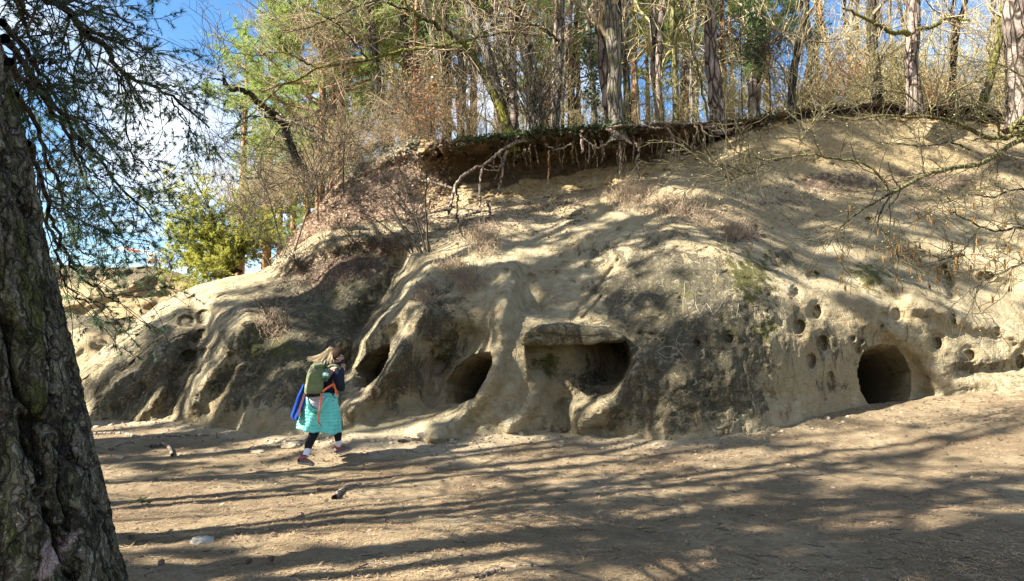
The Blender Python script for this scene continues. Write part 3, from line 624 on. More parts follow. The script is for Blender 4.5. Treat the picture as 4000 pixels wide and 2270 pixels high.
def shrub_mesh(name, seed, stems=12, h=(1.6, 3.4), n2=7, n3=4, spread=.55, leaves=0, thick=.014):
    rng = RNG(seed); G = Geo()
    base = rng.normal(size=(stems, 3)) * [.16, .16, 0]
    dirs = unit(rng.normal(size=(stems, 3)) * [spread, spread, .1] + [0, 0, 1]); L = rng.uniform(*h, stems)
    P = np.empty((stems, 7, 3)); P[:, 0] = base; D = dirs
    for k in range(1, 7):
        D = unit(D + rng.normal(size=(stems, 3)) * .13 + unit(dirs * [1, 1, 0] + 1e-6) * .06); P[:, k] = P[:, k - 1] + D * (L / 6)[:, None]
    R = thick * rng.uniform(.6, 1.3, stems)[:, None] * np.linspace(1, .35, 7)[None]
    G.tubes(P, R, 4)
    a, ra = kids(P, R, n2, (.4, 1.2), (.3, .9), 5, .2, .2, 1, .22, .6, .4, rng); ra = np.maximum(ra, .0045); G.tubes(a, ra, 3)
    b, rb = kids(a, ra, n3, (.15, .55), (.4, 1.), 3, .12, .15, 1, .3, .7, .5, rng); rb = np.maximum(rb, .0038); G.tubes(b, rb, 3)
    return G.mesh(name), b
def pine_crown_mesh(name, seed, h0, h1, rmax, nb=34, nc=26, L=.16, Wd=.022, lean=(0, 0)):
    """boughs and needle clumps round a vertical axis from h0 to h1; returns bough mesh, needle mesh"""
    rng = RNG(seed); B = Geo(); N = Geo()
    t = rng.uniform(0, 1, nb) ** .9; z = h0 + (h1 - h0) * t; a = rng.uniform(0, 2 * math.pi, nb)
    rr = rmax * np.sqrt(np.clip(1 - (t * .85) ** 2, .05, 1)) * rng.uniform(.55, 1.1, nb)
    D = np.stack([np.cos(a), np.sin(a), rng.uniform(-.15, .45, nb)], 1); P = np.empty((nb, 7, 3)); P[:, 0] = np.stack([0 * z, 0 * z, z], 1); d = unit(D)
    for k in range(1, 7):
        d = unit(d + rng.normal(size=(nb, 3)) * .16 + [0, 0, .03]); P[:, k] = P[:, k - 1] + d * (rr / 6)[:, None]
    R = .05 * np.linspace(1, .25, 7)[None] * (rr / rmax)[:, None]; B.tubes(P, R, 5)
    s, rs = kids(P, R, 5, (.4, 1.3), (.4, 1.0), 4, .15, .3, 1, .25, .5, .4, rng); rs = np.maximum(rs, .007); B.tubes(s, rs, 3)
    n = int(nb * nc); i = rng.randint(0, len(s), n); f = rng.uniform(.25, 1, n)[:, None]
    C = s[i, 0] * (1 - f) + s[i, -1] * f + rng.normal(size=(n, 3)) * .10
    tufts(N, C, s[i, -1] - s[i, 0] + [0, 0, .25], rng, 13, L, Wd, .75)
    return B.mesh(name + '_boughs'), N.mesh(name + '_needles')

# ================================================================== the big pine in the foreground
rngp = RNG(21)
def big_pine():
    top = at(-330, 0, 3.05); bot = at(150, 2270, 3.1); dirv = (top - bot) / (top[2] - bot[2])
    base = bot - dirv * bot[2]; root = thing('pine_tree', 'huge rough barked pine with mossy furrows filling the near edge of the scene', 'tree', tuple(base))
    zs = np.concatenate([np.linspace(-.3, 3.4, 560), np.linspace(3.45, 12, 120)]); nth = 340
    th = np.linspace(0, 2 * math.pi, nth, endpoint=False)
    Z, TT = np.meshgrid(zs, th, indexing='ij'); Rr = .300 - .012 * np.clip(Z, 0, 12) + .10 * np.exp(-np.clip(Z, -1, 9) / .25)
    cx = np.cos(TT) * .36; cy = np.sin(TT) * .36
    w = np.stack([cx, cy, Z * .35], -1)
    wx = fbm(w * 3.2, 3) * .10
    wz = .10 * fbm(np.stack([cx, cy, Z * .8], -1) * 9, 3); q = np.stack([cx + wx * .8 + wz * .35, cy + wx * .6 - wz * .3, Z * .16], -1)
    n1 = noise3(q * np.array([4.2, 4.2, 4.0])); fur = 1 - sstep(0.0, .13, np.abs(n1))                   # deep furrows, long upright
    q2 = np.stack([cx + wx * .4 + wz * .3, cy - wx * .4 + wz * .3, Z * .40], -1); n2 = noise3(q2 * 15 + 7); cr = 1 - sstep(0, .13, np.abs(n2))   # cross cracks
    pn = (noise3(q2 * 25 + 20) * .5 + .5 + .35 * noise3(q2 * 52 + 3) * .5) * 4; plate = (np.floor(pn) + sstep(.0, .22, pn % 1)) / 4          # flaked plates, stepped
    fine = fbm(np.stack([cx, cy, Z * .5], -1) * 34, 3)
    Rr = Rr - .050 * fur + .034 * np.minimum(np.abs(n1) / .32, 1) - .008 * cr + .014 * plate + .006 * fine + .006 * fbm(np.stack([cx, cy, Z * .6], -1) * 22, 3) + .018 * fbm(w * 1.6, 2)
    X = Rr * np.cos(TT) + dirv[0] * Z; Y = Rr * np.sin(TT) + dirv[1] * Z
    V = np.stack([X, Y, Z], -1).reshape(-1, 3); n = nth
    i = np.arange(len(zs) - 1)[:, None] * n; j = np.arange(n)[None]; j2 = (j + 1) % n
    Q = np.stack([i + j, i + j2, i + n + j2, i + n + j], -1).reshape(-1, 4)
    moss = sstep(.25, .7, fbm(w * np.array([3.5, 3.5, 6]) + 11, 3) + .45 * fbm(w * 18, 3))
    pc = at(95, 2225, 2.72) - base; bx = (X - pc[0] - .12 * (Z - pc[2])) / (.023 + .006 * np.sin(Z * 40)); bz = (Z - pc[2]) / .065
    bare = sstep(1.15, .9, np.abs(bx) + .25 * fbm(w * 20, 2)) * sstep(1.1, .95, np.abs(bz) + .2 * fbm(w * 16 + 4, 2)) * (Y < 0)   # patch where the bark has flaked off to pink wood
    k = NT('big_pine_bark', .93, .12); fu = k.attr('fur'); mo = k.attr('moss')
    wv = k.N('ShaderNodeTexNoise'); wv.inputs['Scale'].default_value = 9; wv.inputs['Detail'].default_value = 4; k.L(k.src, wv.inputs['Vector'])
    va = k.N('ShaderNodeVectorMath'); va.operation = 'MULTIPLY_ADD'; va.inputs[1].default_value = (.13, .13, .30); k.L(wv.outputs['Color'], va.inputs[0]); k.L(k.src, va.inputs[2]); k.src = va.outputs[0]
    v1 = k.map((1, 1, .14)); v2 = k.map((1, 1, .22)); e1 = k.rng(k.voro(15, v1, 'DISTANCE_TO_EDGE'), .0, .09); e2 = k.rng(k.voro(42, v2, 'DISTANCE_TO_EDGE'), .0, .22)
    p1 = k.voro(15, v1, 'F1', 'Color'); p2 = k.voro(42, v2, 'F1', 'Color'); nn = k.noise(14, 6, .7, k.map((1, 1, .35))); n3 = k.noise(70, 4, .75, k.map((1, 1, .5))); sp = k.noise(34, 2, .5)
    g1 = k.N('ShaderNodeSeparateColor'); k.L(p1, g1.inputs[0]); g2 = k.N('ShaderNodeSeparateColor'); k.L(p2, g2.inputs[0])
    tone = k.math('ADD', k.math('MULTIPLY', g1.outputs[0], .34), k.math('ADD', k.math('MULTIPLY', g2.outputs[1], .34), k.math('MULTIPLY', nn, .32)))
    c = k.ramp(tone, [(.20, (.060, .045, .030)), (.42, (.135, .107, .072)), (.62, (.22, .182, .130)), (.84, (.38, .32, .27))])
    c = k.mix(k.rng(n3, .50, .66), c, (.062, .052, .038)); c = k.mix(k.math('MULTIPLY', k.rng(sp, .67, .72), .8), c, (.42, .39, .37))
    c = k.mix(k.math('MULTIPLY', k.rng(nn, .38, .60), .6), c, (.105, .108, .048))
    c = k.mix(k.math('MULTIPLY', mo, .8), c, k.ramp(n3, [(.35, (.028, .034, .005)), (.65, (.11, .12, .02))]))
    crk = k.math('MULTIPLY', k.rng(e1, -.35, 1.0), k.rng(e2, -1.4, 1.0)); c = k.mix(crk, (.020, .016, .012), c); c = k.mix(fu, c, (.026, .020, .015))
    c = k.mix(k.attr('bare'), c, k.ramp(nn, [(.3, (.26, .17, .145)), (.7, (.46, .35, .31))])); k.color(c)
    k.bump(k.math('ADD', k.math('MULTIPLY', e1, .9), k.math('ADD', k.math('MULTIPLY', e2, .45), k.math('ADD', k.math('MULTIPLY', tone, .9), k.math('MULTIPLY', n3, .35)))), .028, 1.0)
    tr = obj('trunk', mesh('trunk', V, Q, None, dict(fur=np.clip(fur + .6 * cr, 0, 1).ravel(), plate=plate.ravel(), moss=moss.ravel(), bare=bare.ravel())), k.m, root)
    # boughs: photo polylines with distances, drooping away from the trunk
    BO = [([(150,-60),(203,0),(273,62),(343,125),(405,180),(452,257),(499,296),(592,335),(670,382),(740,436),(818,499)],3.6,6.9,.030),
          ([(10,90),(31,117),(117,226),(164,296),(218,366),(257,436),(330,545),(430,640)],3.2,6.2,.020),
          ([(20,150),(47,179),(100,270),(187,374),(312,538),(390,624),(483,740),(561,818),(620,880)],3.2,6.8,.024),
          ([(40,240),(58,273),(140,343),(234,468),(290,580),(330,700),(400,800),(480,930)],3.2,6.0,.020),
          ([(60,370),(78,398),(140,500),(195,647),(240,760),(257,857),(312,975),(420,1010)],3.2,6.3,.018),
          ([(455,262),(470,290),(491,374),(499,507),(530,608),(600,670),(665,712)],4.9,6.4,.012),
          ([(273,62),(360,40),(440,60),(510,100),(570,150)],4.0,5.4,.014),
          ([(343,125),(420,140),(520,160),(590,210)],4.2,5.6,.012),
          ([(110,560),(150,650),(190,800),(230,930),(290,1060),(400,1140),(470,1180)],3.2,5.2,.016),
          ([(190,820),(210,950),(240,1060),(300,1150),(440,1215)],4.0,5.0,.012),
          ([(60,-40),(90,60),(120,160),(170,250)],3.4,5.0,.016),([(0,-60),(160,-10),(300,10),(420,30)],3.4,5.2,.018),
          ([(592,335),(660,330),(720,350),(780,390)],5.9,6.9,.010),([(312,538),(330,640),(390,700),(450,760),(520,800)],4.9,6.2,.010),
          ([(234,468),(330,470),(420,540),(500,590)],4.6,5.8,.010),([(117,226),(220,250),(320,320),(400,380)],4.2,5.4,.010),([(670,382),(720,480),(790,560),(850,600)],6.4,7.0,.009)]
    Nd = Geo(); Tw = Geo(); rng = rngp
    for pl, d0, d1, r in BO:
        pl = np.array(pl, float); d = np.linspace(0, 1, len(pl)) ** .8 * (d1 - d0) + d0
        P = smooth_poly(at(pl[:, 0], pl[:, 1], d), 26) - base; P[1:-1] += rng.normal(size=(24, 3)) * .012
        R = r * np.linspace(1, .3, 26); g = Geo(); g.tubes(P, R, 7); g.build('bough', B_DARK, root)
        Ls = np.linalg.norm(np.diff(P, axis=0), axis=1).sum(); nk = max(6, int(Ls * 9))
        a, ra = kids(P[None], R[None], nk, (.25, .75), (.5, 1.1), 6, -.12, .12, 1, .2, .45, .4, rng); ra = np.maximum(ra, .003); Tw.tubes(a, ra, 3)
        b, rb = kids(a, ra, 4, (.10, .32), (.4, 1.0), 4, .0, .25, 1, .25, .7, .6, rng); rb = np.maximum(rb, .0022); Tw.tubes(b, rb, 3)
        n = len(b); m = int(n * 4.8); i = rng.randint(0, n, m); f = rng.uniform(.15, 1.08, m)[:, None]
        C = b[i, 0] * (1 - f) + b[i, -1] * f
        tufts(Nd, C, b[i, -1] - b[i, 0], rng, 11, .046, .0050, .60)
        tufts(Nd, a[:, -1], a[:, -1] - a[:, -2], rng, 24, .062, .0048, .75)
    tw = Tw.build('twigs', TWIG_DARK, root); tw['kind'] = 'stuff'
    nd = Nd.build('needles', NEED_D, root, smooth=False); nd['kind'] = 'stuff'
big_pine()

# ================================================================== trees of the wood above the bank
def trunk_path(pts, d, dbase=None):
    """photo polyline from foot to top of frame, carried on above it"""
    p = np.array(pts, float); P = at(p[:, 0], p[:, 1], d)
    z0 = floor_z(P[0, 0], P[0, 1]); low = P[0].copy(); low[2] = min(z0, P[0, 2]) - .35
    sd = unit(P[1] - P[0]); low[:2] = P[0, :2] - sd[:2] / max(sd[2], .3) * (P[0, 2] - low[2]) * .5
    return np.concatenate([low[None], P]), low
def ivy_on(P, R, rng, n, t0=0, t1=.6, spread=.10, size=.075, mat=None, name='ivy', parent=None):
    t = rng.uniform(t0, t1, n) * (len(P) - 1.001); i = t.astype(int); f = (t - i)[:, None]
    c = P[i] * (1 - f) + P[i + 1] * f; a = rng.uniform(0, 6.28, n); r = R[i] * rng.uniform(.95, 1.2, n) + np.abs(rng.normal(size=n)) * spread
    c = c + np.stack([np.cos(a) * r, np.sin(a) * r, rng.normal(size=n) * .03], 1)
    G = Geo(); quads_at(G, c, size * rng.uniform(.6, 1.3, n), rng, 0, .9); o = G.build(name, mat or IVY, parent, smooth=False); o['kind'] = 'stuff'; return o
def wood_tree(name, label, pts, d, w0, w1, mat, seed, rise=4.0, crown=True, n1=9, n2=4, n3=3, t0=.3, l1=(1.0, 2.6), tw=TWIG_TAN, ivy=0, ivy_t=(0, .7), ivy_m=None, group=None, rough=.12, extra=(), thick=.4, flare=1.35, bias=None):
    rng = RNG(seed); P0, low = trunk_path(pts, d); up = unit(P0[-1] - P0[-2]); up = unit(up + np.array([0, 0, .5]))
    P0 = np.concatenate([P0, (P0[-1] + up * rise)[None]]); n = 30; P = smooth_poly(P0, n) - low
    P[2:-1] += rng.normal(size=(n - 3, 3)) * [.012, .012, 0]
    R = np.linspace(w0, w1, n) * d / F / 2; R = R * np.where(np.arange(n) > n * .75, np.linspace(1, .3, n) ** 0 * np.interp(np.arange(n), [n * .75, n - 1], [1, .35]), 1)
    R = R * (1 + (flare - 1) * np.exp(-np.arange(n) / 2.2)); R = R * (1 + rough * fbm(np.stack([P[:, 2] * 1.3, 0 * P[:, 2], 0 * P[:, 2] + seed], -1), 2))
    root = thing(name, label, 'tree', tuple(low), group)
    G = Geo(); G.tubes(P, R, 14); G.build('trunk', mat, root)
    for pl, dd, r0, r1, mt in extra:
        q = np.array(pl, float); ds = np.linspace(dd[0], dd[1], len(q)); E = smooth_poly(at(q[:, 0], q[:, 1], ds), 30) - low
        E[1:-1] += rng.normal(size=(28, 3)) * .018; ER = np.linspace(r0, r1, 30) * d / F / 2
        g = Geo(); g.tubes(E, ER, 8); g.build('bough', mt, root)
        g, _ = bare_crown(E, ER, rng, 12, (.5, 1.5), 4, 3, .12, .1, .5, 4); g.build('twigs', tw, root)['kind'] = 'stuff'
    if crown:
        g, _ = bare_crown(P, R, rng, n1, l1, n2, n3, t0, .2, thick, 5, bias=bias); g.build('crown', tw, root)
    if ivy: ivy_on(P, R, rng, ivy, ivy_t[0], ivy_t[1], mat=ivy_m, parent=root)
    return root, P, R, low
PB = [wood_tree] and []
rngw = RNG(5)
pcm = [pine_crown_mesh('pine_crown', 50 + i, 7.5, 14.5, 3.2, 40, 95) for i in range(3)]
def add_pine_crown(root, k, mat, scale=1.0, rot=0.0, dz=0.0):
    b, n = pcm[k]; B = obj('boughs', b, None, root, (0, 0, dz)); N = obj('crown', n, None, root, (0, 0, dz))
    for o, m in ((B, TWIG_RED), (N, mat)):
        o.scale = (scale,) * 3; o.rotation_euler = (0, 0, rot)
        if not o.data.materials: o.data.materials.append(m)
for b, n in pcm: b.materials.append(TWIG_RED)
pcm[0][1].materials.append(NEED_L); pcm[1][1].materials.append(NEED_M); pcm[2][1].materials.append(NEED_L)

A = wood_tree
# ---- the ones that can be told apart
r_, P_, R_, l_ = A('pine_tree', 'flaky dark pine with reddish lower boughs nearest the open sky', [(1505,520),(1480,330),(1462,200),(1440,0)], 21.5, 52, 24, B_DARK, 1, crown=False,
  extra=[([(1470,240),(1380,250),(1280,262),(1180,275)],(21.5,20.8),10,3,TWIG_RED),([(1462,200),(1390,170),(1300,150),(1200,160)],(21.5,21),10,3,TWIG_RED),([(1455,150),(1350,100),(1250,90),(1120,70)],(21.5,20.5),10,3,TWIG_RED),([(1450,60),(1530,40),(1600,60)],(21.5,21),8,3,TWIG_RED),([(1470,230),(1330,235),(1180,300)],(21.5,22),12,4,TWIG_RED)])
add_pine_crown(r_, 0, NEED_L, 1.25, .4, -.6)
A('pine_tree', 'slim orange barked pine standing in front of blue sky', [(1610,520),(1615,400),(1622,200),(1628,0)], 23, 17, 15, B_ORANGE, 2, n1=5)
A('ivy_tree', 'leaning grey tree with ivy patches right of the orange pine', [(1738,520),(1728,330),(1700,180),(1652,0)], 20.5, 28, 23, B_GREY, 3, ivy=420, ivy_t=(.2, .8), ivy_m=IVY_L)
A('bare_tree', 'straight dark pole tree behind the fork of the mossy oak', [(1757,500),(1754,200),(1746,0)], 25, 16, 14, B_DARK, 4, n1=6)
A('leaning_tree', 'thick grey trunk leaning over the bank beside the pale twin pines', [(1985,520),(1972,480),(1940,350),(1900,200),(1860,90),(1820,0)], 18.2, 50, 40, B_GREY, 5, n1=7, t0=.5)
A('oak_tree', 'crooked mossy oak reaching long curved boughs towards the sky', [(1990,512),(1955,430),(1915,340),(1890,290),(1862,240)], 17.3, 42, 24, B_MOSS, 6, rise=.12, crown=False, tw=TWIG_TAN,
  extra=[([(1866,245),(1840,225),(1800,195),(1740,185),(1700,180),(1620,190),(1560,205),(1500,215),(1440,235),(1340,250),(1250,268),(1160,310),(1080,350),(1010,420),(960,470)],(17.3,15.6),22,4,B_MOSS),
         ([(1866,245),(1830,190),(1770,140),(1700,95),(1640,65),(1590,20),(1560,-60)],(17.3,16.4),22,10,B_MOSS),([(1250,268),(1180,235),(1130,210),(1060,205),(980,215),(900,200)],(16.2,15.6),9,3,B_MOSS),
         ([(1440,235),(1400,190),(1340,120),(1260,60),(1180,20)],(16.5,16),8,3,B_DARK),([(1700,180),(1800,165),(1900,140),(2000,115),(2030,110)],(17.2,17.6),12,8,B_MOSS),([(1600,40),(1500,10),(1400,20),(1300,70),(1200,110),(1100,120)],(16.6,15.8),9,3,B_DARK)])
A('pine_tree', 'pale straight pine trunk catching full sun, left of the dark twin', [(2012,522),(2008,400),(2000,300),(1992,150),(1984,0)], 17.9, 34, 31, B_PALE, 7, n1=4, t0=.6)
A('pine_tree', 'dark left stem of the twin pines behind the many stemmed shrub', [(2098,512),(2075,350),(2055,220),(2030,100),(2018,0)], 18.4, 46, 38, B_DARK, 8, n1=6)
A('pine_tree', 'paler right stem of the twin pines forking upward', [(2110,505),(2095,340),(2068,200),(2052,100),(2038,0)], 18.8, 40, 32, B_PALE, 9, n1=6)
A('bare_tree', 'mossy grey trunk with a dark bough sweeping left over the twin pines', [(2172,505),(2178,380),(2188,240),(2192,120),(2196,0)], 17.8, 30, 24, B_GREY, 10, n1=7,
  extra=[([(2188,170),(2160,140),(2120,110),(2080,95),(2020,50),(1960,10)],(17.8,17.2),14,5,B_DARK)])
A('pine_tree', 'reddish thin pine just behind the mossy grey trunk', [(2160,500),(2166,240),(2176,0)], 21, 20, 17, B_PALE, 11, n1=5)
A('pine_tree', 'slim pinkish pine with a kink between grey trunk and ivy post', [(2195,480),(2205,300),(2222,120),(2232,0)], 22.5, 15, 14, B_PALE, 12, n1=5)
A('ivy_tree', 'narrow trunk wrapped in glossy ivy left of the broad double trunk', [(2322,490),(2316,350),(2303,200),(2292,0)], 18.6, 26, 24, B_GREY, 13, ivy=900, ivy_t=(.3, 1), n1=5)
A('pine_tree', 'sunlit flaking half of the broad double trunk at the brim', [(2392,498),(2375,400),(2358,250),(2345,100),(2338,0)], 17.3, 48, 42, B_PALE, 14, n1=4, t0=.6, ivy=160, ivy_t=(0, .25))
A('linden_tree', 'broad smooth grey half of the double trunk rooted at the brim', [(2412,495),(2406,440),(2400,300),(2392,100),(2386,0)], 16.9, 62, 54, B_GREY, 15, n1=5, t0=.55, flare=1.6)
A('pine_tree', 'brownish pine trunk directly right of the broad double trunk', [(2448,490),(2446,250),(2440,0)], 22, 26, 24, B_PALE, 16, n1=5)
A('bare_tree', 'thin curved grey stem between brownish pine and pale pine', [(2500,490),(2482,250),(2466,60),(2460,0)], 23, 12, 10, B_GREY, 17, n1=7)
A('pine_tree', 'pale straight pine halfway between the double trunk and the thick plated pine', [(2574,485),(2570,300),(2578,150),(2588,0)], 20.5, 30, 25, B_PALE, 18, n1=5)
A('bare_tree', 'yellow lichened trunk with knobbly side shoots', [(2642,482),(2636,300),(2630,120),(2628,0)], 19.6, 24, 19, B_LIME, 19, n1=10, tw=TWIG_GOLD)
A('bare_tree', 'thin yellow sapling leaning left against the thick plated pine', [(2768,478),(2745,350),(2712,220),(2690,140),(2660,40)], 18.0, 11, 7, B_LIME, 20, n1=9, tw=TWIG_GOLD, flare=1)
A('bare_tree', 'grey upright trunk left of the thick plated pine', [(2706,480),(2702,300),(2712,120),(2722,0)], 22, 19, 17, B_GREY, 21, n1=7)
A('pine_tree', 'thick plated pine with pinkish grey bark flaring at its foot', [(2806,478),(2795,380),(2784,260),(2774,120),(2770,0)], 18.2, 72, 42, B_PALE, 22, n1=4, t0=.65)
A('ivy_tree', 'stout trunk under a dense dark ivy crown', [(2948,462),(2946,300),(2952,150),(2950,0)], 19.8, 52, 40, B_PALE, 23, ivy=3600, ivy_t=(.38, 1), ivy_m=IVY_L, n1=8)
A('bare_tree', 'dark trunk leaning right above the bare brow', [(3088,440),(3096,330),(3112,220),(3140,80),(3156,0)], 18.8, 30, 26, B_DARK, 24, n1=8)
A('pine_tree', 'slender pink barked pine leaning left among the golden twigs', [(3246,420),(3240,250),(3220,140),(3200,30)], 22.5, 18, 16, B_ORANGE, 25, n1=5, ivy=500, ivy_t=(.2, 1))
A('bare_tree', 'tall dark trunk left of the pale furrowed trunk', [(3432,405),(3418,280),(3408,150),(3400,0)], 20.2, 42, 37, B_DARK, 26, n1=8)
A('oak_tree', 'pale furrowed trunk with two mossy boughs spread like arms', [(3572,400),(3566,320),(3560,220),(3566,100),(3574,0)], 18.6, 58, 48, B_PALE, 27, n1=3, t0=.8, flare=1.3,
  extra=[([(3550,135),(3520,125),(3490,130),(3440,105),(3400,85),(3340,50),(3290,32)],(18.3,17.6),22,7,B_MOSS),([(3580,115),(3640,105),(3690,75),(3730,70),(3790,85)],(18.3,18),16,8,B_MOSS)])
A('bare_tree', 'dark crooked trunk right of the pale furrowed trunk', [(3722,410),(3722,300),(3728,180),(3745,80),(3772,0)], 19.2, 26, 22, B_DARK, 28, n1=8)
A('bare_tree', 'yellow mossy trunk leaning right beside the large end pine', [(3838,425),(3870,280),(3900,160),(3918,40),(3924,0)], 17.6, 34, 26, B_MOSS, 29, n1=6)
A('pine_tree', 'large pinkish pine trunk at the far end of the wood', [(3990,450),(3984,300),(3972,150),(3962,0)], 16.8, 100, 84, B_PALE, 30, n1=3, t0=.8)
# ---- broken leaning trunk over the left slope
rng = RNG(77); pl = np.array([(1170,650),(1140,580),(1105,480),(1080,455),(1050,430),(1010,400),(975,368),(935,352),(900,352),(880,330),(868,315)], float)
P = at(pl[:, 0], pl[:, 1], np.linspace(17.6, 15.8, len(pl))); low = P[0].copy()
rt = thing('dead_tree', 'broken dead trunk with ivy leaning out over the left slope', 'tree', tuple(low))
P = smooth_poly(P, 34) - low; P[1:] += rng.normal(size=(33, 3)) * .02; R = np.interp(np.linspace(0, 1, 34), [0, .35, .8, 1], [32, 30, 15, 8]) * 17 / F / 2
g = Geo(); g.tubes(P, R, 9); g.build('trunk', B_DARK, rt)
for q, r0, r1, mt in (([(868,315),(820,305),(790,310)],7,3,B_DARK),([(895,345),(872,290),(850,270),(860,230)],9,3,B_DARK),([(1080,455),(1130,475),(1200,500),(1280,560)],14,8,B_ROOT),([(1080,460),(1000,455),(940,470),(915,520)],7,3,B_DARK),([(1100,480),(1060,560),(1020,600)],5,2,B_DARK)):
    q = np.array(q, float); E = smooth_poly(at(q[:, 0], q[:, 1], 16.4), 14) - low; E[1:] += rng.normal(size=(13, 3)) * .015; er = np.linspace(r0, r1, 14) * 16.5 / F / 2
    g = Geo(); g.tubes(E, er, 6); g.build('bough', mt, rt)
    g, _ = bare_crown(E, er, rng, 7, (.3, 1.1), 4, 2, .3, .1, .5, 3); g.build('twigs', TWIG_DARK, rt)['kind'] = 'stuff'
ivy_on(P, R, rng, 420, 0, .42, .05, .06, parent=rt)

# placed by stretch of the wood
# ---- filler trees deeper in the wood, alike
def band(u):
    for lim, w in ((1500, 'above the left slope'), (1800, 'around the orange pine'), (2060, 'behind the leaning grey trunk'), (2330, 'behind the twin pines and mossy trunk'), (2600, 'behind the broad double trunk'), (2830, 'behind the thick plated pine'), (3120, 'around the stout ivy crowned trunk'), (3400, 'around the slender pink pine'), (3680, 'around the pale furrowed trunk'), (9999, 'beside the large end pine')):
        if u < lim: return w
def filler():
    rng = RNG(91); kinds = [(B_GREY, TWIG_TAN, 'slim grey bare tree deep in the hilltop wood', 'slim grey trees deep in the wood', 'bare_tree'), (B_PALE, TWIG_GOLD, 'thin pale pine stem deep in the hilltop wood', 'thin pale pine stems deep in the wood', 'pine_tree'),
                            (B_DARK, TWIG_TAN, 'thin dark bare tree deep in the hilltop wood', 'thin dark trees deep in the wood', 'bare_tree')]
    proto = []
    for k, (bm, tw, lab, grp, nm) in enumerate(kinds):
        for s in range(3):
            n = 16; P = np.zeros((n, 3)); P[:, 2] = np.linspace(0, 14, n); P[1:, :2] = np.cumsum(rng.normal(size=(n - 1, 2)) * .09, 0); R = np.linspace(.12, .03, n) * rng.uniform(.7, 1.3)
            g = Geo(); g.tubes(P, R, 8); tm = g.mesh('trunk'); tm.materials.append(bm)
            g, _ = bare_crown(P, R, rng, 18, (.8, 2.4), 4, 3, .12, .25, .35, 4); cm = g.mesh('crown'); cm.materials.append(tw); proto.append((tm, cm, lab, grp, nm))
    for i in range(52):
        u = rng.uniform(1560, 4100); d = brim_d(u) + rng.uniform(3.5, 16) ; x = float(ray(u, 400)[0]) * d
        if abs(u - 3000) < 40: continue
        tm, cm, lab, grp, nm = proto[rng.randint(len(proto))]
        t = thing(nm, lab.replace(' deep in the hilltop wood', '') + ' deep in the wood ' + band(u), 'tree', (x, d, floor_z(x, d) - .3), grp + ' ' + band(u)); t.rotation_euler = (rng.normal() * .05, rng.normal() * .05, rng.uniform(0, 6.28)); s = rng.uniform(.75, 1.3); t.scale = (s, s, s)
        obj('trunk', tm, None, t); obj('crown', cm, None, t)
filler()
# ---- green pines behind
SKY_PINES = ['small low pine whose crown ends beside the tip of the broken dead trunk', 'broad light green pine behind the broken dead trunk', 'tall light green pine left of the dark pine with reddish boughs', 'light green pine just right of the dark pine with reddish boughs',
             'low spreading pine just above the golden conifer', 'pine whose top meets the cloud at the left end of the wood', 'far pine peeking left between the broad light green ones', 'far dark green pine behind the reddish boughs', 'farthest low pine at the left end of the wood', '', '', '', '', '', '', '', '', '', '']
def back_pines():
    rng = RNG(17)
    for i, (u, d, k, s, dz) in enumerate([(960,27,0,.62,.6),(1300,25,0,1.2,-5.0),(1260,23,2,1.05,-3.0),(1330,24.5,0,1.1,-2.0),(1210,29,2,1.0,-5),(1160,33,0,.9,-5),(1350,31,1,1.,-3),(1110,36,1,.8,-6),(1530,30,0,1.,-1.5),(1690,33,2,1.,-1.5),(1800,28,1,.9,-.5),(2010,32,0,1,-1),(2130,36,2,1.,-3),(2260,33,1,1,-1),(2530,34,2,1,-2),(2680,30,1,1,0),(2860,33,0,1,-1),(3000,30,1,.9,-2),(1060,25,2,.7,-4.8),(1580,26,0,.8,-1),(1850,25,2,.75,-.5),(2230,27,0,.8,-1),(2480,26,2,.8,-1),(2640,27,0,.8,-.5),(2830,26,2,.8,-.5)]):
        x = float(ray(u, 400)[0]) * d; z = floor_z(x, d) if u > 1300 else CH + .12 * d
        t = thing('pine_tree', 'green crowned pine showing between trunks ' + band(u) if u > 1400 else SKY_PINES[i] if i < 9 else 'bushy young pine low at the very end of the left slope', 'tree', (x, d, z - .3), 'pines ' + band(u) if u > 1400 else None)
        g = Geo(); n = 8; P = np.zeros((n, 3)); P[:, 2] = np.linspace(0, 14.5 * s + dz, n); g.tubes(P, np.linspace(.2, .05, n), 8); g.build('trunk', B_ORANGE, t)
        add_pine_crown(t, k, None, s, rng.uniform(0, 6.28), dz)
back_pines()

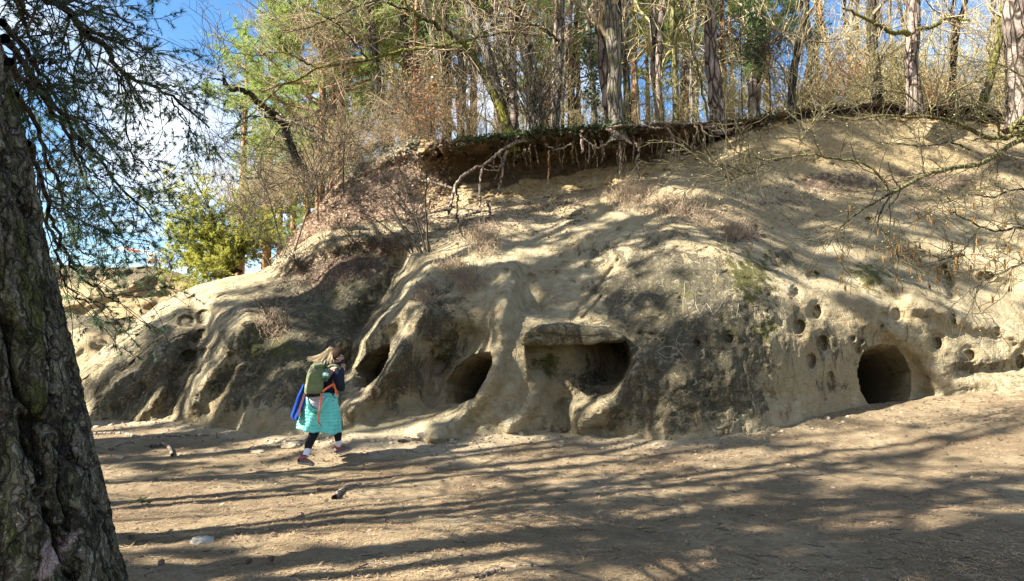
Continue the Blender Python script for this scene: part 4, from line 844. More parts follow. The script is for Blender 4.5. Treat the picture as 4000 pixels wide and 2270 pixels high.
# ================================================================== shrubs and thickets
SH = [shrub_mesh('shrub', 300 + i, 13, (1.5, 3.2), 8, 4, .5)[0] for i in range(4)] + [shrub_mesh('shrub', 320 + i, 9, (.7, 1.5), 7, 4, .8)[0] for i in range(3)]
for i, m in enumerate(SH): m.materials.append([TWIG_TAN, TWIG_GOLD, TWIG_TAN, TWIG_GOLD, TWIG_TAN, TWIG_GOLD, TWIG_TAN][i])
SHD = [shrub_mesh('shrub', 340 + i, 12, (1.3, 2.6), 6, 3, .6)[0] for i in range(2)]
for m in SHD: m.materials.append(TWIG_DARK)
def put_shrub(me, loc, s, rz, label, group, name='bare_shrub'):
    o = obj(name, me, None, None, loc); o.scale = (s, s, s * RNG(int(abs(rz) * 1e4) % 9999).uniform(.85, 1.15)); o.rotation_euler = (0, 0, rz); tag(o, label, 'shrub', group); return o
def thickets():
    rng = RNG(44)
    for i in range(40):                       # hilltop undergrowth
        u = rng.uniform(1500 if i % 4 == 0 else 1850, 4100); d = brim_d(u) + rng.uniform(.5, 8); x = float(ray(u, 450)[0]) * d
        k = rng.choice([0, 1, 2, 3, 4, 5]); put_shrub(SH[k], (x, d, floor_z(x, d) - .1), rng.uniform(.7, 1.25), rng.uniform(0, 6.28), 'tangled golden brown bare shrub ' + band(u), 'bare shrubs ' + band(u))
    for i in range(22):                       # golden hazel on the right
        u = rng.uniform(2900, 4150); d = brim_d(u) + rng.uniform(.3, 5); x = float(ray(u, 450)[0]) * d
        put_shrub(SH[[1, 3, 1, 0][i % 4]], (x, d, floor_z(x, d) - .1), rng.uniform(.9, 1.6), rng.uniform(0, 6.28), 'tall golden hazel shrub on the brow ' + band(u), 'golden hazels ' + band(u))
    for i in range(34):                       # left slope, up to the sky edge
        t = rng.uniform(0, 1); u = 900 + 780 * t; vb = np.interp(u, [850, 1000, 1150, 1300, 1500, 1700], [900, 830, 760, 690, 590, 540]) + rng.uniform(-30, 60)
        d = np.interp(u, [900, 1700], [20.5, 18.2]) + rng.uniform(-.6, 2.5); p = at(u, vb, d)
        put_shrub(SH[[0, 2, 6, 4, 6][i % 5]], tuple(p), rng.uniform(.55, 1.0), rng.uniform(0, 6.28), 'twiggy tan bush ' + ('at the low sky edge of the left slope' if u < 1130 else 'in the middle of the left slope' if u < 1400 else 'high on the left slope by the trunks'), 'tan bushes on the left slope, part %d' % (1 + (u > 1130) + (u > 1400)))
    # single ones that stand out
    put_shrub(shrub_mesh('shrub', 400, 26, (2.2, 3.4), 5, 3, .28, thick=.022)[0], tuple(at(2085, 520, 17.0)), 1.0, .3, 'many stemmed coppice fanning out in front of the twin pines', None).data.materials.append(B_GREY)
    o = put_shrub(shrub_mesh('shrub', 401, 9, (1.2, 2.4), 6, 4, .35, thick=.020)[0], tuple(surf(1640, 985) - [0, .2, .05]), 1.0, .3, 'bare multi stemmed shrub growing in the hollow between the caves and bank', None); o.data.materials.append(TWIG_DARK)
    for i, (u, v, s) in enumerate([(1120,1010,.8),(1180,1040,.8),(1260,1020,.7),(1340,1010,.7),(1420,990,.75),(1500,980,.6),(1130,1090,.6),(1400,1060,.5),(1060,1250,.5)]):
        p = surf(u, v); o = put_shrub(SHD[i % 2], tuple(p), s * .6, i * 1.7, 'low dark brush growing on the leafy mound above the left wall', 'dark brush on the mound')
thickets()

# ---- copper beech leaves still hanging among the trunks
def beech(label, u, v, ru, rv, d, n, seed):
    rng = RNG(seed); c0 = at(u, v, d); k = d / F
    c = c0 + rng.normal(size=(n, 3)) * [ru * k, .5, rv * k]; G = Geo(); quads_at(G, c - c0, .068 * rng.uniform(.6, 1.3, n), rng, .3, .65)
    t = thing('young_beech', label, 'tree', tuple(c0)); o = G.build('leaves', BEECH, t, smooth=False); o['kind'] = 'stuff'
    g = Geo(); base = np.array([0, .1, floor_z(c0[0], d) - c0[2] - .1]); P = smooth_poly(np.array([base, base * .5 + [.1, 0, 0], [0, 0, 0], [-.1, 0, rv * k]]), 12); Rr = np.linspace(.025, .008, 12)
    g.tubes(P, Rr, 5); g.build('stem', B_GREY, t); g, _ = bare_crown(P, Rr, rng, 12, (.4, ru * k * 1.6), 4, 2, .2, .1, .5, 3); g.build('crown', TWIG_TAN, t)
beech('young beech holding bright copper leaves left of the leaning trunk', 1670, 400, 60, 75, 17.9, 1300, 1)
beech('small copper leaved beech between the twin pines and mossy trunk', 2150, 380, 30, 60, 18.6, 450, 2)
beech('russet leaved sapling under the slender pink pine', 3290, 290, 45, 40, 19.0, 450, 3)
beech('russet leaved sapling low between the pale furrowed and dark crooked trunks', 3650, 370, 50, 40, 19.2, 450, 4)

# ---- golden yew at the left end
def yew():
    rng = RNG(61); base = at(900, 1075, 19.0); t = thing('yew_tree', 'golden green conifer sprawling on the rock shoulder below the left slope', 'tree', tuple(base))
    Lf = Geo(); St = Geo()
    tips = [(730,650,18.8),(640,755,18.4),(700,800,18.6),(800,760,19),(690,900,18.2),(760,960,18),(850,900,18.6),(930,880,19),(780,1050,17.9),(860,990,18.2),(950,960,18.8),(1000,930,18.9),(1040,900,19),(740,870,18.6),(840,820,19.2),(690,1000,18),(760,740,19.2),(1050,850,19.4),(670,960,18.4),(820,1080,17.8),(960,840,19.4)]
    for u, v, d in tips:
        p = at(u, v, d) - base; mid = p * .5 + np.array([.1, .1, .25]) * rng.uniform(-.6, 1, 3); P = smooth_poly([np.zeros(3) + rng.normal(size=3) * .12, mid, p], 12)
        R = np.linspace(.04, .010, 12); St.tubes(P, R, 5)
        a, ra = kids(P[None], R[None], 26, (.3, .85), (.5, 1.2), 5, -.05, .25, 1, .2, .4, .4, rng); ra = np.maximum(ra, .006); St.tubes(a, ra, 3)
        b, rb = kids(a, ra, 4, (.15, .4), (.4, 1.), 4, -.1, .2, 1, .2, .6, .5, rng)
        n = len(b) * 8; i = rng.randint(0, len(b), n); f = rng.uniform(.1, 1.05, n)[:, None]
        C = b[i, 0] * (1 - f) + b[i, -1] * f; tufts(Lf, C, b[i, -1] - b[i, 0], rng, 4, .085, .020, .6)
    St.build('branches', B_DARK, t); o = Lf.build('foliage', YEW, t, smooth=False); o['kind'] = 'stuff'
yew()
# ================================================================== trees outside the left edge whose shade falls on the place
def shade_trees():
    pts = [(-8.5,-.5,18),(-7.0,-5,17),(-9.5,2.6,21),(-14,-2.0,21),(-10.5,-8.5,19),(-15,7.2,23),(-19,-6,21),(-13.5,8.5,24),(-21,4.0,22),(-6.0,-10.5,18),(-25,-9,21),(-27,3,23),(-14.5,-14,20),(-8.4,10.3,25),(-10.2,12.2,25)]
    rng = RNG(123)
    ms = []
    for k in range(3):
        b, n = pine_crown_mesh('shade_pine', 900 + k, 7.0, 17.5, 3.1, 26, 12, .34, .085); b.materials.append(TWIG_RED); n.materials.append(NEED_D); ms.append((b, n))
    P = np.zeros((10, 3)); P[:, 2] = np.linspace(0, 17, 10); g = Geo(); g.tubes(P, np.linspace(.24, .06, 10), 9); tm = g.mesh('trunk'); tm.materials.append(B_DARK)
    for i, (x, y, h) in enumerate(pts):
        t = thing('pine_tree', 'tall pine left of the frame casting streaked shade over the clearing', 'tree', (x, y, -.1), 'pines outside the left edge'); t.rotation_euler = (rng.normal() * .04, rng.normal() * .04, rng.uniform(0, 6.28)); s = h / 17.5; t.scale = (s, s, s)
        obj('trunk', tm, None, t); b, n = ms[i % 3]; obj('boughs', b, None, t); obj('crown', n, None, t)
shade_trees()
def slim_trees():
    rng = RNG(321); pr = []
    for s in range(3):
        n = 14; P = np.zeros((n, 3)); P[:, 2] = np.linspace(0, 13, n); P[1:, :2] = np.cumsum(rng.normal(size=(n - 1, 2)) * .07, 0); R = np.linspace(.12, .03, n); g = Geo(); g.tubes(P, R, 8); tm = g.mesh('trunk'); tm.materials.append(B_GREY)
        g, _ = bare_crown(P, R, rng, 16, (.8, 2.2), 4, 3, .25, .25, .4, 4); cm = g.mesh('crown'); cm.materials.append(TWIG_DARK); pr.append((tm, cm))
    for i, (x, y) in enumerate([(-6.2,1.0),(-7.2,2.9),(-7.6,4.5),(-9.2,3.4),(-6.6,-.4),(-8.2,5.9),(-11,1.6),(-10,4.9),(-12,6.2),(-5.6,2.1),(-9,.6),(-13,3.2),(-7.9,7.3),(-9.6,8.4)]):
        t = thing('bare_tree', 'slim bare tree left of the frame drawing a shadow stripe over the clearing', 'tree', (x, y, -.1), 'slim trees outside the left edge'); t.rotation_euler = (rng.normal() * .05, rng.normal() * .05, rng.uniform(0, 6.28)); s = rng.uniform(.7, 1.25); t.scale = (s * 1.1, s * 1.1, s)
        obj('trunk', pr[i % 3][0], None, t); obj('crown', pr[i % 3][1], None, t)
slim_trees()

# ================================================================== bare roots over the undercut bank
def rootline(label, pts, d0, d1, w0, w1, seed, mat=None, group=None, name='bare_root', jit=.012, crop=True, forks=0):
    rng = RNG(seed); q = np.array(pts, float)
    if crop: q = q / 1.974 + [1600, 460]
    n = max(12, len(q) * 6); P = at(q[:, 0], q[:, 1], np.linspace(d0, d1, len(q))); P = smooth_poly(P, n); b = P[0].copy(); P = P - b
    P[1:-1] += rng.normal(size=(n - 2, 3)) * jit; R = np.linspace(w0, w1, n) * d0 / F / 2 * (1 + .25 * fbm(np.stack([np.arange(n) * .4, np.zeros(n), np.zeros(n) + seed], -1), 2))
    R[-2:] *= [.8, .5]; g = Geo(); g.tubes(P, R, 7)
    if forks:
        a, ra = kids(P[None], R[None], forks, (.15, .5), (.4, 1.1), 6, -.25, .2, .9, .35, .5, .3, rng); g.tubes(a, np.maximum(ra, .004), 4)
    o = g.build(name, mat or B_ROOT, None, loc=tuple(b)); tag(o, label, 'root', group); return o
RL = rootline
RL('thick root arching down from the brim and standing on the terrace', [(880,165),(800,200),(700,262),(620,330),(562,385),(545,480),(540,600),(542,720)], 16.5, 16.3, 14, 9, 1, forks=3)
RL('pale root branching leftward off the arching root to the terrace', [(560,372),(500,390),(440,430),(372,490),(335,590),(312,690),(302,745)], 16.4, 16.1, 11, 13, 2, forks=2)
RL('twisting root hanging beside the ivy strand', [(752,250),(722,350),(714,440),(690,520),(668,580),(640,600)], 16.6, 16.6, 12, 7, 3, forks=3)
RL('short root bent like an elbow next to the twisting root', [(690,280),(705,320),(712,360),(690,375),(650,380),(600,360)], 16.6, 16.4, 11, 5, 4)
RL('sagging U shaped root loop under the mossy brim', [(1310,130),(1345,160),(1385,195),(1440,228),(1500,215),(1530,188)], 16.5, 16.6, 8, 5, 5)
RL('shallow hanging root garland left of the U shaped loop', [(1040,205),(1080,228),(1125,242),(1180,236),(1215,215),(1250,200)], 16.5, 16.6, 7, 4, 6)
RL('stout broken root stub slanting down right of the mossy knob', [(1520,86),(1580,115),(1640,150),(1715,205)], 16.6, 16.0, 17, 9, 7)
RL('straight root hanging below the broken stub', [(1612,165),(1622,220),(1630,290),(1628,400),(1622,440)], 16.7, 16.8, 8, 6, 8, forks=2)
RL('thin plumb root with a pointed tip in the middle of the hollow', [(1385,190),(1386,260),(1383,320),(1382,362)], 16.6, 16.6, 7, 4, 9)
RL('short thick hanging root end shaped like a fist', [(1326,160),(1330,210),(1336,240),(1330,275)], 16.5, 16.5, 12, 9, 10)
RL('long pale root dropping in a zigzag from the brim to the slope', [(1968,45),(1990,90),(2025,140),(2040,190),(2040,250),(2018,300),(2010,365)], 16.7, 16.7, 12, 8, 11, forks=2)
RL('crooked root leg left of the pair near the bare brow', [(2195,50),(2222,98),(2205,140),(2194,180),(2196,240)], 17, 17, 8, 6, 12, forks=1)
RL('slim root leg right of the pair near the bare brow', [(2250,50),(2262,110),(2275,160),(2258,240)], 17.1, 17.1, 7, 5, 13, forks=1)
RL('long horizontal root running along the top of the brim', [(1520,78),(1600,66),(1700,58),(1800,66),(1900,80),(1960,76)], 16.4, 16.5, 10, 8, 14)
RL('horizontal root crowning the zigzag root', [(1870,50),(1920,34),(2000,40),(2080,42),(2180,46),(2250,52)], 16.5, 16.9, 10, 7, 15)
RL('upper of two roots reaching toward the bare brow', [(2270,72),(2340,68),(2420,56),(2500,48),(2570,42)], 16.9, 17.2, 9, 7, 16)
RL('lower of two roots reaching toward the bare brow', [(2275,78),(2340,98),(2390,108),(2450,100),(2520,82),(2580,72)], 16.9, 17.2, 8, 6, 17)
RL('knotted root hanging over the big grass tuft', [(1740,185),(1762,240),(1758,300),(1742,340),(1765,400),(1772,445),(1758,485)], 16.7, 16.6, 9, 6, 18, forks=4)
RL('bleached root poking out of the left end of the hollow', [(25,425),(60,460),(110,486),(180,500),(260,522),(345,552)], 16.6, 16.3, 6, 11, 19)
RL('thin dark root slanting across the left half of the hollow', [(742,310),(765,400),(800,455),(840,510),(862,545)], 16.6, 16.6, 8, 4, 20, B_DARK)
RL('reddish thin root hanging alone before the lit wall', [(1075,250),(1074,320),(1076,380),(1068,450),(1064,530)], 16.7, 16.7, 7, 6, 21, B_ORANGE)
RL('tangled bleached roots lying on the slope at the foot of the zigzag root', [(2015,300),(2060,320),(2110,318),(2160,290),(2220,285),(2290,305),(2330,290)], 16.4, 16.5, 7, 6, 22, forks=12)
RL('root snaking across the terrace from the pale branching root', [(310,700),(250,712),(200,725),(140,745),(85,775)], 16.1, 15.7, 10, 5, 23)
RL('short root creeping on the terrace under the arching root', [(542,722),(500,735),(450,755),(410,776)], 16.2, 15.8, 11, 5, 24, forks=1)
RL('bent dark stick standing in the grass below the terrace', [(360,540),(372,640),(366,740),(372,820),(400,880),(435,945)], 15.6, 14.8, 7, 8, 25, B_DARK, name='dead_stick')
RL('little stump root upright on the terrace', [(598,655),(612,690),(620,720),(625,775)], 16.1, 16.0, 11, 9, 26)
fr = RNG(3)
for i in range(64):
    x = fr.uniform(780, 2350); y = np.interp(x, [780, 1000, 1500, 2300], [230, 205, 170, 90]) + fr.uniform(-10, 30)
    RL('hair thin rootlet hanging in the hollow under the brim', [(x, y), (x + fr.normal() * 8, y + 40), (x + fr.normal() * 16, y + fr.uniform(60, 240))], 16.75, 16.9, float(fr.choice([1.2, 1.6, 2.2, 3.4])), 1.4, 40 + i, TWIG_TAN if i % 2 else B_ROOT, 'thin rootlets under the brim', 'rootlet')

# roots and stones on the ground of the clearing
def on_ground(pts, w0, w1, label, seed, lift=.3, mat=None, cat='root', name='ground_root'):
    q = np.array(pts, float); P = []
    for u, v in q:                             # meet the ground along the sight line
        a, b = ray(u, v); d = 8.0
        for _ in range(40): d = d + .6 * ((float(ground_z(a * d, d)) - CH) / b - d)
        P.append((a * d, d, float(ground_z(a * d, d))))
    P = np.array(P); n = 26; P = smooth_poly(P, n); d0 = P[:, 1].mean(); R = np.linspace(w0, w1, n) * d0 / F / 2; b0 = P[0].copy()
    P[:, 2] += R * (lift + .25 * fbm(np.stack([np.arange(n) * .3, np.zeros(n), np.zeros(n) + seed], -1), 2)); g = Geo(); g.tubes(P - b0, R, 8)
    return tag(g.build(name, mat or B_ROOT, None, loc=tuple(b0)), label, cat)
on_ground([(1305,1952),(1330,1925),(1365,1906),(1400,1897),(1440,1897)], 22, 14, 'smooth curved root arching out of the dirt in the middle of the clearing', 1, .55)
on_ground([(350,1700),(480,1696),(560,1712),(680,1706),(790,1702),(850,1712)], 16, 10, 'long root lying along the foot of the left rock', 2)
on_ground([(430,1760),(500,1728),(580,1745)], 12, 7, 'thin forked root below the long one at the left rock', 3)
on_ground([(590,1752),(640,1742),(665,1760),(672,1785)], 18, 12, 'hooked grey root like a knuckle in front of the left rock', 4, .8)
on_ground([(1560,1730),(1600,1722),(1680,1722),(1740,1722)], 20, 10, 'flat root with a shadowed underside at the foot of the sand apron', 5)
on_ground([(1600,1760),(1640,1772),(1680,1765)], 9, 5, 'small root tip just below the flat root', 6)
on_ground([(1380,2230),(1430,2205),(1500,2200),(1560,2212)], 8, 5, 'dry twig lying among needles at the bottom of the clearing', 7, .5)
on_ground([(1860,2262),(1960,2225),(2060,2210),(2100,2214)], 16, 8, 'half buried root at the lower edge of the clearing', 8)
def ground_pt(u, v):
    a, b = ray(u, v); d = 8.0
    for _ in range(60): d = d + .5 * ((float(ground_z(a * d, d)) - CH) / b - d)
    return np.array([a * d, d, float(ground_z(a * d, d))])
def stone(label, u, v, w, h, seed, mat, name='stone', p=None):
    p = ground_pt(u, v) if p is None else p; s = p[1] / F; bm = bmesh.new(); bmesh.ops.create_icosphere(bm, subdivisions=(2 if seed >= 100 else 4), radius=1)
    V = np.array([x.co for x in bm.verts]); V = V * (1 + .28 * fbm(V * 1.1 + seed, 3) + .10 * fbm(V * 4 + seed, 3))[:, None]; V = np.sign(V) * np.abs(V) ** .85
    V = V * [w * s / 2, w * s / 2.6, h * s * .8]
    for x, c in zip(bm.verts, V): x.co = c
    me = bpy.data.meshes.new(name); bm.to_mesh(me); bm.free(); me.polygons.foreach_set('use_smooth', np.ones(len(me.polygons), bool))
    return tag(obj(name, me, mat, None, tuple(p)), label, 'stone')
M_STONE = mat_simple('pale_stone', (.24, .22, .185), (.44, .42, .37), 14, .9, .02); M_TANST = mat_simple('tan_stone', (.27, .21, .14), (.47, .39, .27), 14, .9, .02)
stone('flat white stone lying on the dirt near the big pine', 792, 2118, 84, 30, 1, M_STONE)
stone('pale stone half sunk behind the walking woman', 1135, 1742, 80, 22, 2, M_TANST)
stone('flat stone slab on the sand apron edge', 1690, 1702, 130, 24, 3, M_TANST)
stone('small tan stone in the dirt at the left', 465, 1790, 36, 12, 4, M_TANST)
stone('flat tan stone flush with the dirt left of the walker', 1010, 1765, 60, 10, 5, M_TANST)
rb = RNG(66)
for i in range(70):
    u = rb.uniform(330, 3950); v = float(line(BASE, u)) + abs(rb.normal()) * 14 + 4; w = rb.uniform(7, 26)
    o = stone('small crumbled sandstone piece lying at the foot of the rock', u, v, w, w * rb.uniform(.35, .6), 100 + i, M_TANST); o['group'] = 'crumbled sandstone pieces along the rock foot'
def cone(u, v, label, seed):
    p = ground_pt(u, v); rng = RNG(seed); t = thing('pine_cone', label, 'pine cone', tuple(p + [0, 0, .02])); t.rotation_euler = (1.4, 0, rng.uniform(0, 6)); g = Geo()
    for r in range(7):
        z = -.03 + r * .01; rad = .022 * math.sin(math.pi * (r + 1.2) / 9)
        for k in range(7):
            a = (k + .5 * r) * 2 * math.pi / 7; c = np.array([math.cos(a), math.sin(a), 0]); s = np.array([-c[1], c[0], 0]); b = c * rad * .5 + [0, 0, z]
            g.add(np.stack([b - s * .006, b + s * .006, b + c * rad * .6 + s * .005 + [0, 0, .004], b + c * rad * .6 - s * .005 + [0, 0, .004]]), [[0, 1, 2, 3]])
    g.build('scales', mat_simple('cone_brown', (.07, .045, .03), (.20, .14, .10), 40, .8), t, smooth=False)['kind'] = 'stuff'
for i, (u, v, l) in enumerate([(628,2208,'pine cone in the shade beside the big trunk'),(965,2205,'pine cone at the bottom of the clearing left of the dry twig'),(1054,2198,'second pine cone close to the dry twig'),(930,2085,'pine cone right of the white stone'),(1248,1918,'pine cone left of the curved root'),(510,2108,'pine cone in the trunk shadow'),(1070,2097,'pine cone on open dirt between white stone and curved root')]): cone(u, v, l, i)
def sprig():
    rng = RNG(8); p = ground_pt(540, 1975); t = thing('pine_sprig', 'fallen green conifer sprig on the dirt beside the big pine', 'sprig', tuple(p)); g = Geo(); n = Geo()
    P = np.array([[-.12, 0, .02], [-.04, .02, .05], [.05, 0, .05], [.13, -.02, .03]]); P = smooth_poly(P, 8); R = np.full(8, .004); g.tubes(P, R, 4)
    a, ra = kids(P[None], R[None], 12, (.05, .10), (.5, 1), 4, .2, 0, 1, .2, .7, .5, rng); g.tubes(a, ra, 3); g.build('stem', TWIG_DARK, t)
    i = rng.randint(0, 12, 80); f = rng.uniform(0, 1, 80)[:, None]; tufts(n, a[i, 0] * (1 - f) + a[i, -1] * f, a[i, -1] - a[i, 0], rng, 6, .03, .004, .8); n.build('needles', NEED_M, t, smooth=False)['kind'] = 'stuff'
sprig()

# ================================================================== dry grass tufts on the rock
def grass(label, u, v, ru, rv, n, L, seed):
    rng = RNG(seed); c0 = surf(u, v); G = Geo(); 
    for k in range(n):
        x, y = rng.normal(size=2) * .5; p = surf(u + x * ru, v + y * rv) - c0; d = unit(np.array([rng.normal() * .6, -.35 + rng.normal() * .5, .9])); l = L * rng.uniform(.5, 1.3); s = unit(np.cross(d, rng.normal(size=3))) * .006
        m = p + d * l * .5; e = m + (d + np.array([rng.normal() * .4, -.5, -1.1])) * l * .45
        G.add(np.stack([p - s, p + s, m + s * .8, m - s * .8, e]), [[0, 1, 2, 3]], [[3, 2, 4]])
    t = thing('grass_tuft', label, 'grass', tuple(c0)); G.build('blades', STRAW, t, smooth=False)['kind'] = 'stuff'
grass('largest dry grass tuft drooping over the terrace edge', 2460, 770, 110, 60, 900, .42, 1)
grass('sunlit pale grass on the crest right of the largest tuft', 2650, 815, 110, 45, 700, .34, 2)
grass('brown grass mixed with leaves along the mossy crest', 2880, 905, 90, 45, 450, .26, 3)
grass('dry grass tuft below the bent stick', 1890, 945, 70, 60, 500, .36, 4)
grass('shaggy grass clump over the second cave buttress', 1830, 1100, 60, 50, 420, .32, 5)
grass('small dry tuft on the rib left of the scratched words', 1665, 1150, 50, 40, 320, .28, 6)
grass('sparse dry tuft beside the crest of pale stone', 1760, 1040, 60, 40, 260, .3, 7)
grass('dry grass wisps on the dark left wall', 1060, 1260, 70, 70, 300, .3, 8)
grass('tiny grass tuft on the upper slope by the spindly plant', 2740, 870, 30, 20, 100, .25, 9)

# ================================================================== ivy and leaves (nobody could count them)
def scatter_sheet(name, label, cat, n, usel, vfun, size, mat, seed, lift=.03, flat=.5, aspect=.8):
    rng = RNG(seed); G = Geo(); C = []
    i = rng.randint(0, len(US), n * 4); ok = usel(US[i], rng); i = i[ok][:n]
    v = vfun(US[i], rng); j = np.clip(((v - VV[i, 0]) / (VV[i, -1] - VV[i, 0]) * (NR - 1)).round().astype(int), 0, NR - 1)
    C = PT[i, j] + rng.normal(size=(len(i), 3)) * lift * [1, 1, .6] + [0, -lift * .4, lift * .6]
    quads_at(G, C, size * rng.uniform(.5, 1.4, len(i)), rng, flat, aspect); o = G.build(name, mat, None, smooth=False); tag(o, label, cat, None, 'stuff'); return o
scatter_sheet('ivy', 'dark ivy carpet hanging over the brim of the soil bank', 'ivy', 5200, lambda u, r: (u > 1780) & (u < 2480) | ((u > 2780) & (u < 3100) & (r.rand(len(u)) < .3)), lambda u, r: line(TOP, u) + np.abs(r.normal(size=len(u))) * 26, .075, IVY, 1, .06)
scatter_sheet('ivy', 'glossy ivy patch on the left slope, its sheen painted pale', 'ivy', 2200, lambda u, r: (u > 1330) & (u < 1640), lambda u, r: np.interp(u, [1330, 1640], [690, 570]) + r.normal(size=len(u)) * 28, .075, leafy('ivy_painted_sheen', (.15, .18, .11), (.42, .44, .33), .25, .2), 2, .07)  # whitish leaf colour paints in the gloss of the ivy
scatter_sheet('leaves', 'brown leaf litter covering the left slope', 'leaves', 9000, lambda u, r: (u > 1130) & (u < 1760), lambda u, r: line(TOP, u) + r.rand(len(u)) ** .8 * (line(BANK, u) - line(TOP, u)) * 1.05, .075, leafy('slope_leaves', (.24, .15, .09), (.60, .47, .35), .8, .25), 3, .04)
scatter_sheet('leaves', 'fallen brown leaves on the terrace and mound', 'leaves', 4200, lambda u, r: (u > 1080) & (u < 2300), lambda u, r: np.interp(u, [1080, 1250, 1500, 1700, 2300], [1060, 1040, 960, 870, 790]) + r.normal(size=len(u)) * 45, .06, LITTER, 4, .015)
scatter_sheet('leaves', 'fallen leaves drifted across the upper right slope', 'leaves', 3200, lambda u, r: (u > 2500) & (u < 4100), lambda u, r: np.interp(u, [2500, 2900, 3300, 4100], [800, 800, 720, 760]) + r.normal(size=len(u)) * 60, .05, LITTER, 5, .012)
scatter_sheet('ivy', 'few ivy leaves on the dark wall above the walker', 'ivy', 500, lambda u, r: (u > 1180) & (u < 1560), lambda u, r: np.interp(u, [1180, 1560], [1230, 1080]) + r.normal(size=len(u)) * 60, .05, IVY_L, 6, .03)
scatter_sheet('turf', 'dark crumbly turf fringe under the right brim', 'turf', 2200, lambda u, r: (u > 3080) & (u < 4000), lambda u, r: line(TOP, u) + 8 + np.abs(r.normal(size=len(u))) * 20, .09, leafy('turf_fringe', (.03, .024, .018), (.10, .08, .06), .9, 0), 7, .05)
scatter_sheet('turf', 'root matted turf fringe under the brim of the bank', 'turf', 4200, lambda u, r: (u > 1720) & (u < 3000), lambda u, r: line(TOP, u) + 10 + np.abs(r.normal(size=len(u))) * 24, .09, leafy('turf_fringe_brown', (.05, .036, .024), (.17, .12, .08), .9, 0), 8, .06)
def ground_litter():
    rng = RNG(31); n = 95000; y = 3.6 + 8.4 * rng.rand(n) ** 1.25; x = rng.uniform(-.8, .82, n) * y + .0; ok = fbm(np.stack([x * .9, y * .9, 0 * x], -1), 3) + rng.normal(size=n) * .35 > -.25; x, y = x[ok], y[ok]
    ok = y < np.interp(x, BL[:, 0], BL[:, 1]) - .05; x, y = x[ok], y[ok]; n = len(x); a = rng.uniform(0, math.pi, n); z = ground_z(x, y) + rng.uniform(.002, .012, n)
    G = Geo(); C = np.stack([x, y, z], 1); D = np.stack([np.cos(a), np.sin(a), rng.normal(size=n) * .12], 1); L = rng.uniform(.03, .085, n); s = np.stack([-np.sin(a), np.cos(a), 0 * a], 1) * .0034
    V = np.stack([C - s, C + s, C + D * L[:, None]], 1); G.add(V.reshape(-1, 3), None, np.arange(n * 3).reshape(-1, 3)); o = G.build('needles', leafy('fallen_needles', (.13, .075, .035), (.50, .35, .19), .7, 0), None, smooth=False); tag(o, 'fallen pine needles strewn over the dirt clearing', 'needles', None, 'stuff')
    n = 5200; u = rng.uniform(280, 4100, n); t = rng.rand(n) ** 1.6; yb = np.interp(u, [p[0] for p in BASED], [p[1] for p in BASED]); y = yb - .1 - t * (yb - 4.0); x = ray(u, 1800)[0] * y; keep = rng.rand(n) < np.clip(1.15 - t * 1.2 + .3 * (u < 1100), .12, 1); x, y = x[keep], y[keep]
    C = np.stack([x, y, ground_z(x, y) + .012], 1); G = Geo(); quads_at(G, C, .055 * rng.uniform(.4, 1.3, len(C)), rng, .75, .6); o = G.build('leaves', LITTER, None, smooth=False); tag(o, 'dead leaves scattered over the clearing and along the rock foot', 'leaves', None, 'stuff')
    n = 420; y = 3.8 + 6 * rng.rand(n); x = rng.uniform(-.75, .78, n) * y; a = rng.uniform(0, 3.14, n); L = rng.uniform(.05, .22, n); C = np.stack([x, y, ground_z(x, y) + .008], 1); D = np.stack([np.cos(a), np.sin(a), 0 * a], 1) * L[:, None]
    Pm = np.stack([C, C + D * .5 + rng.normal(size=(n, 3)) * [.015, .015, .004], C + D], 1); G = Geo(); G.tubes(Pm, np.broadcast_to(np.array([.0035, .003, .0015]), (n, 3)), 4); o = G.build('twigs', TWIG_DARK, None); tag(o, 'small broken twigs scattered over the dirt', 'twigs', None, 'stuff')
ground_litter()

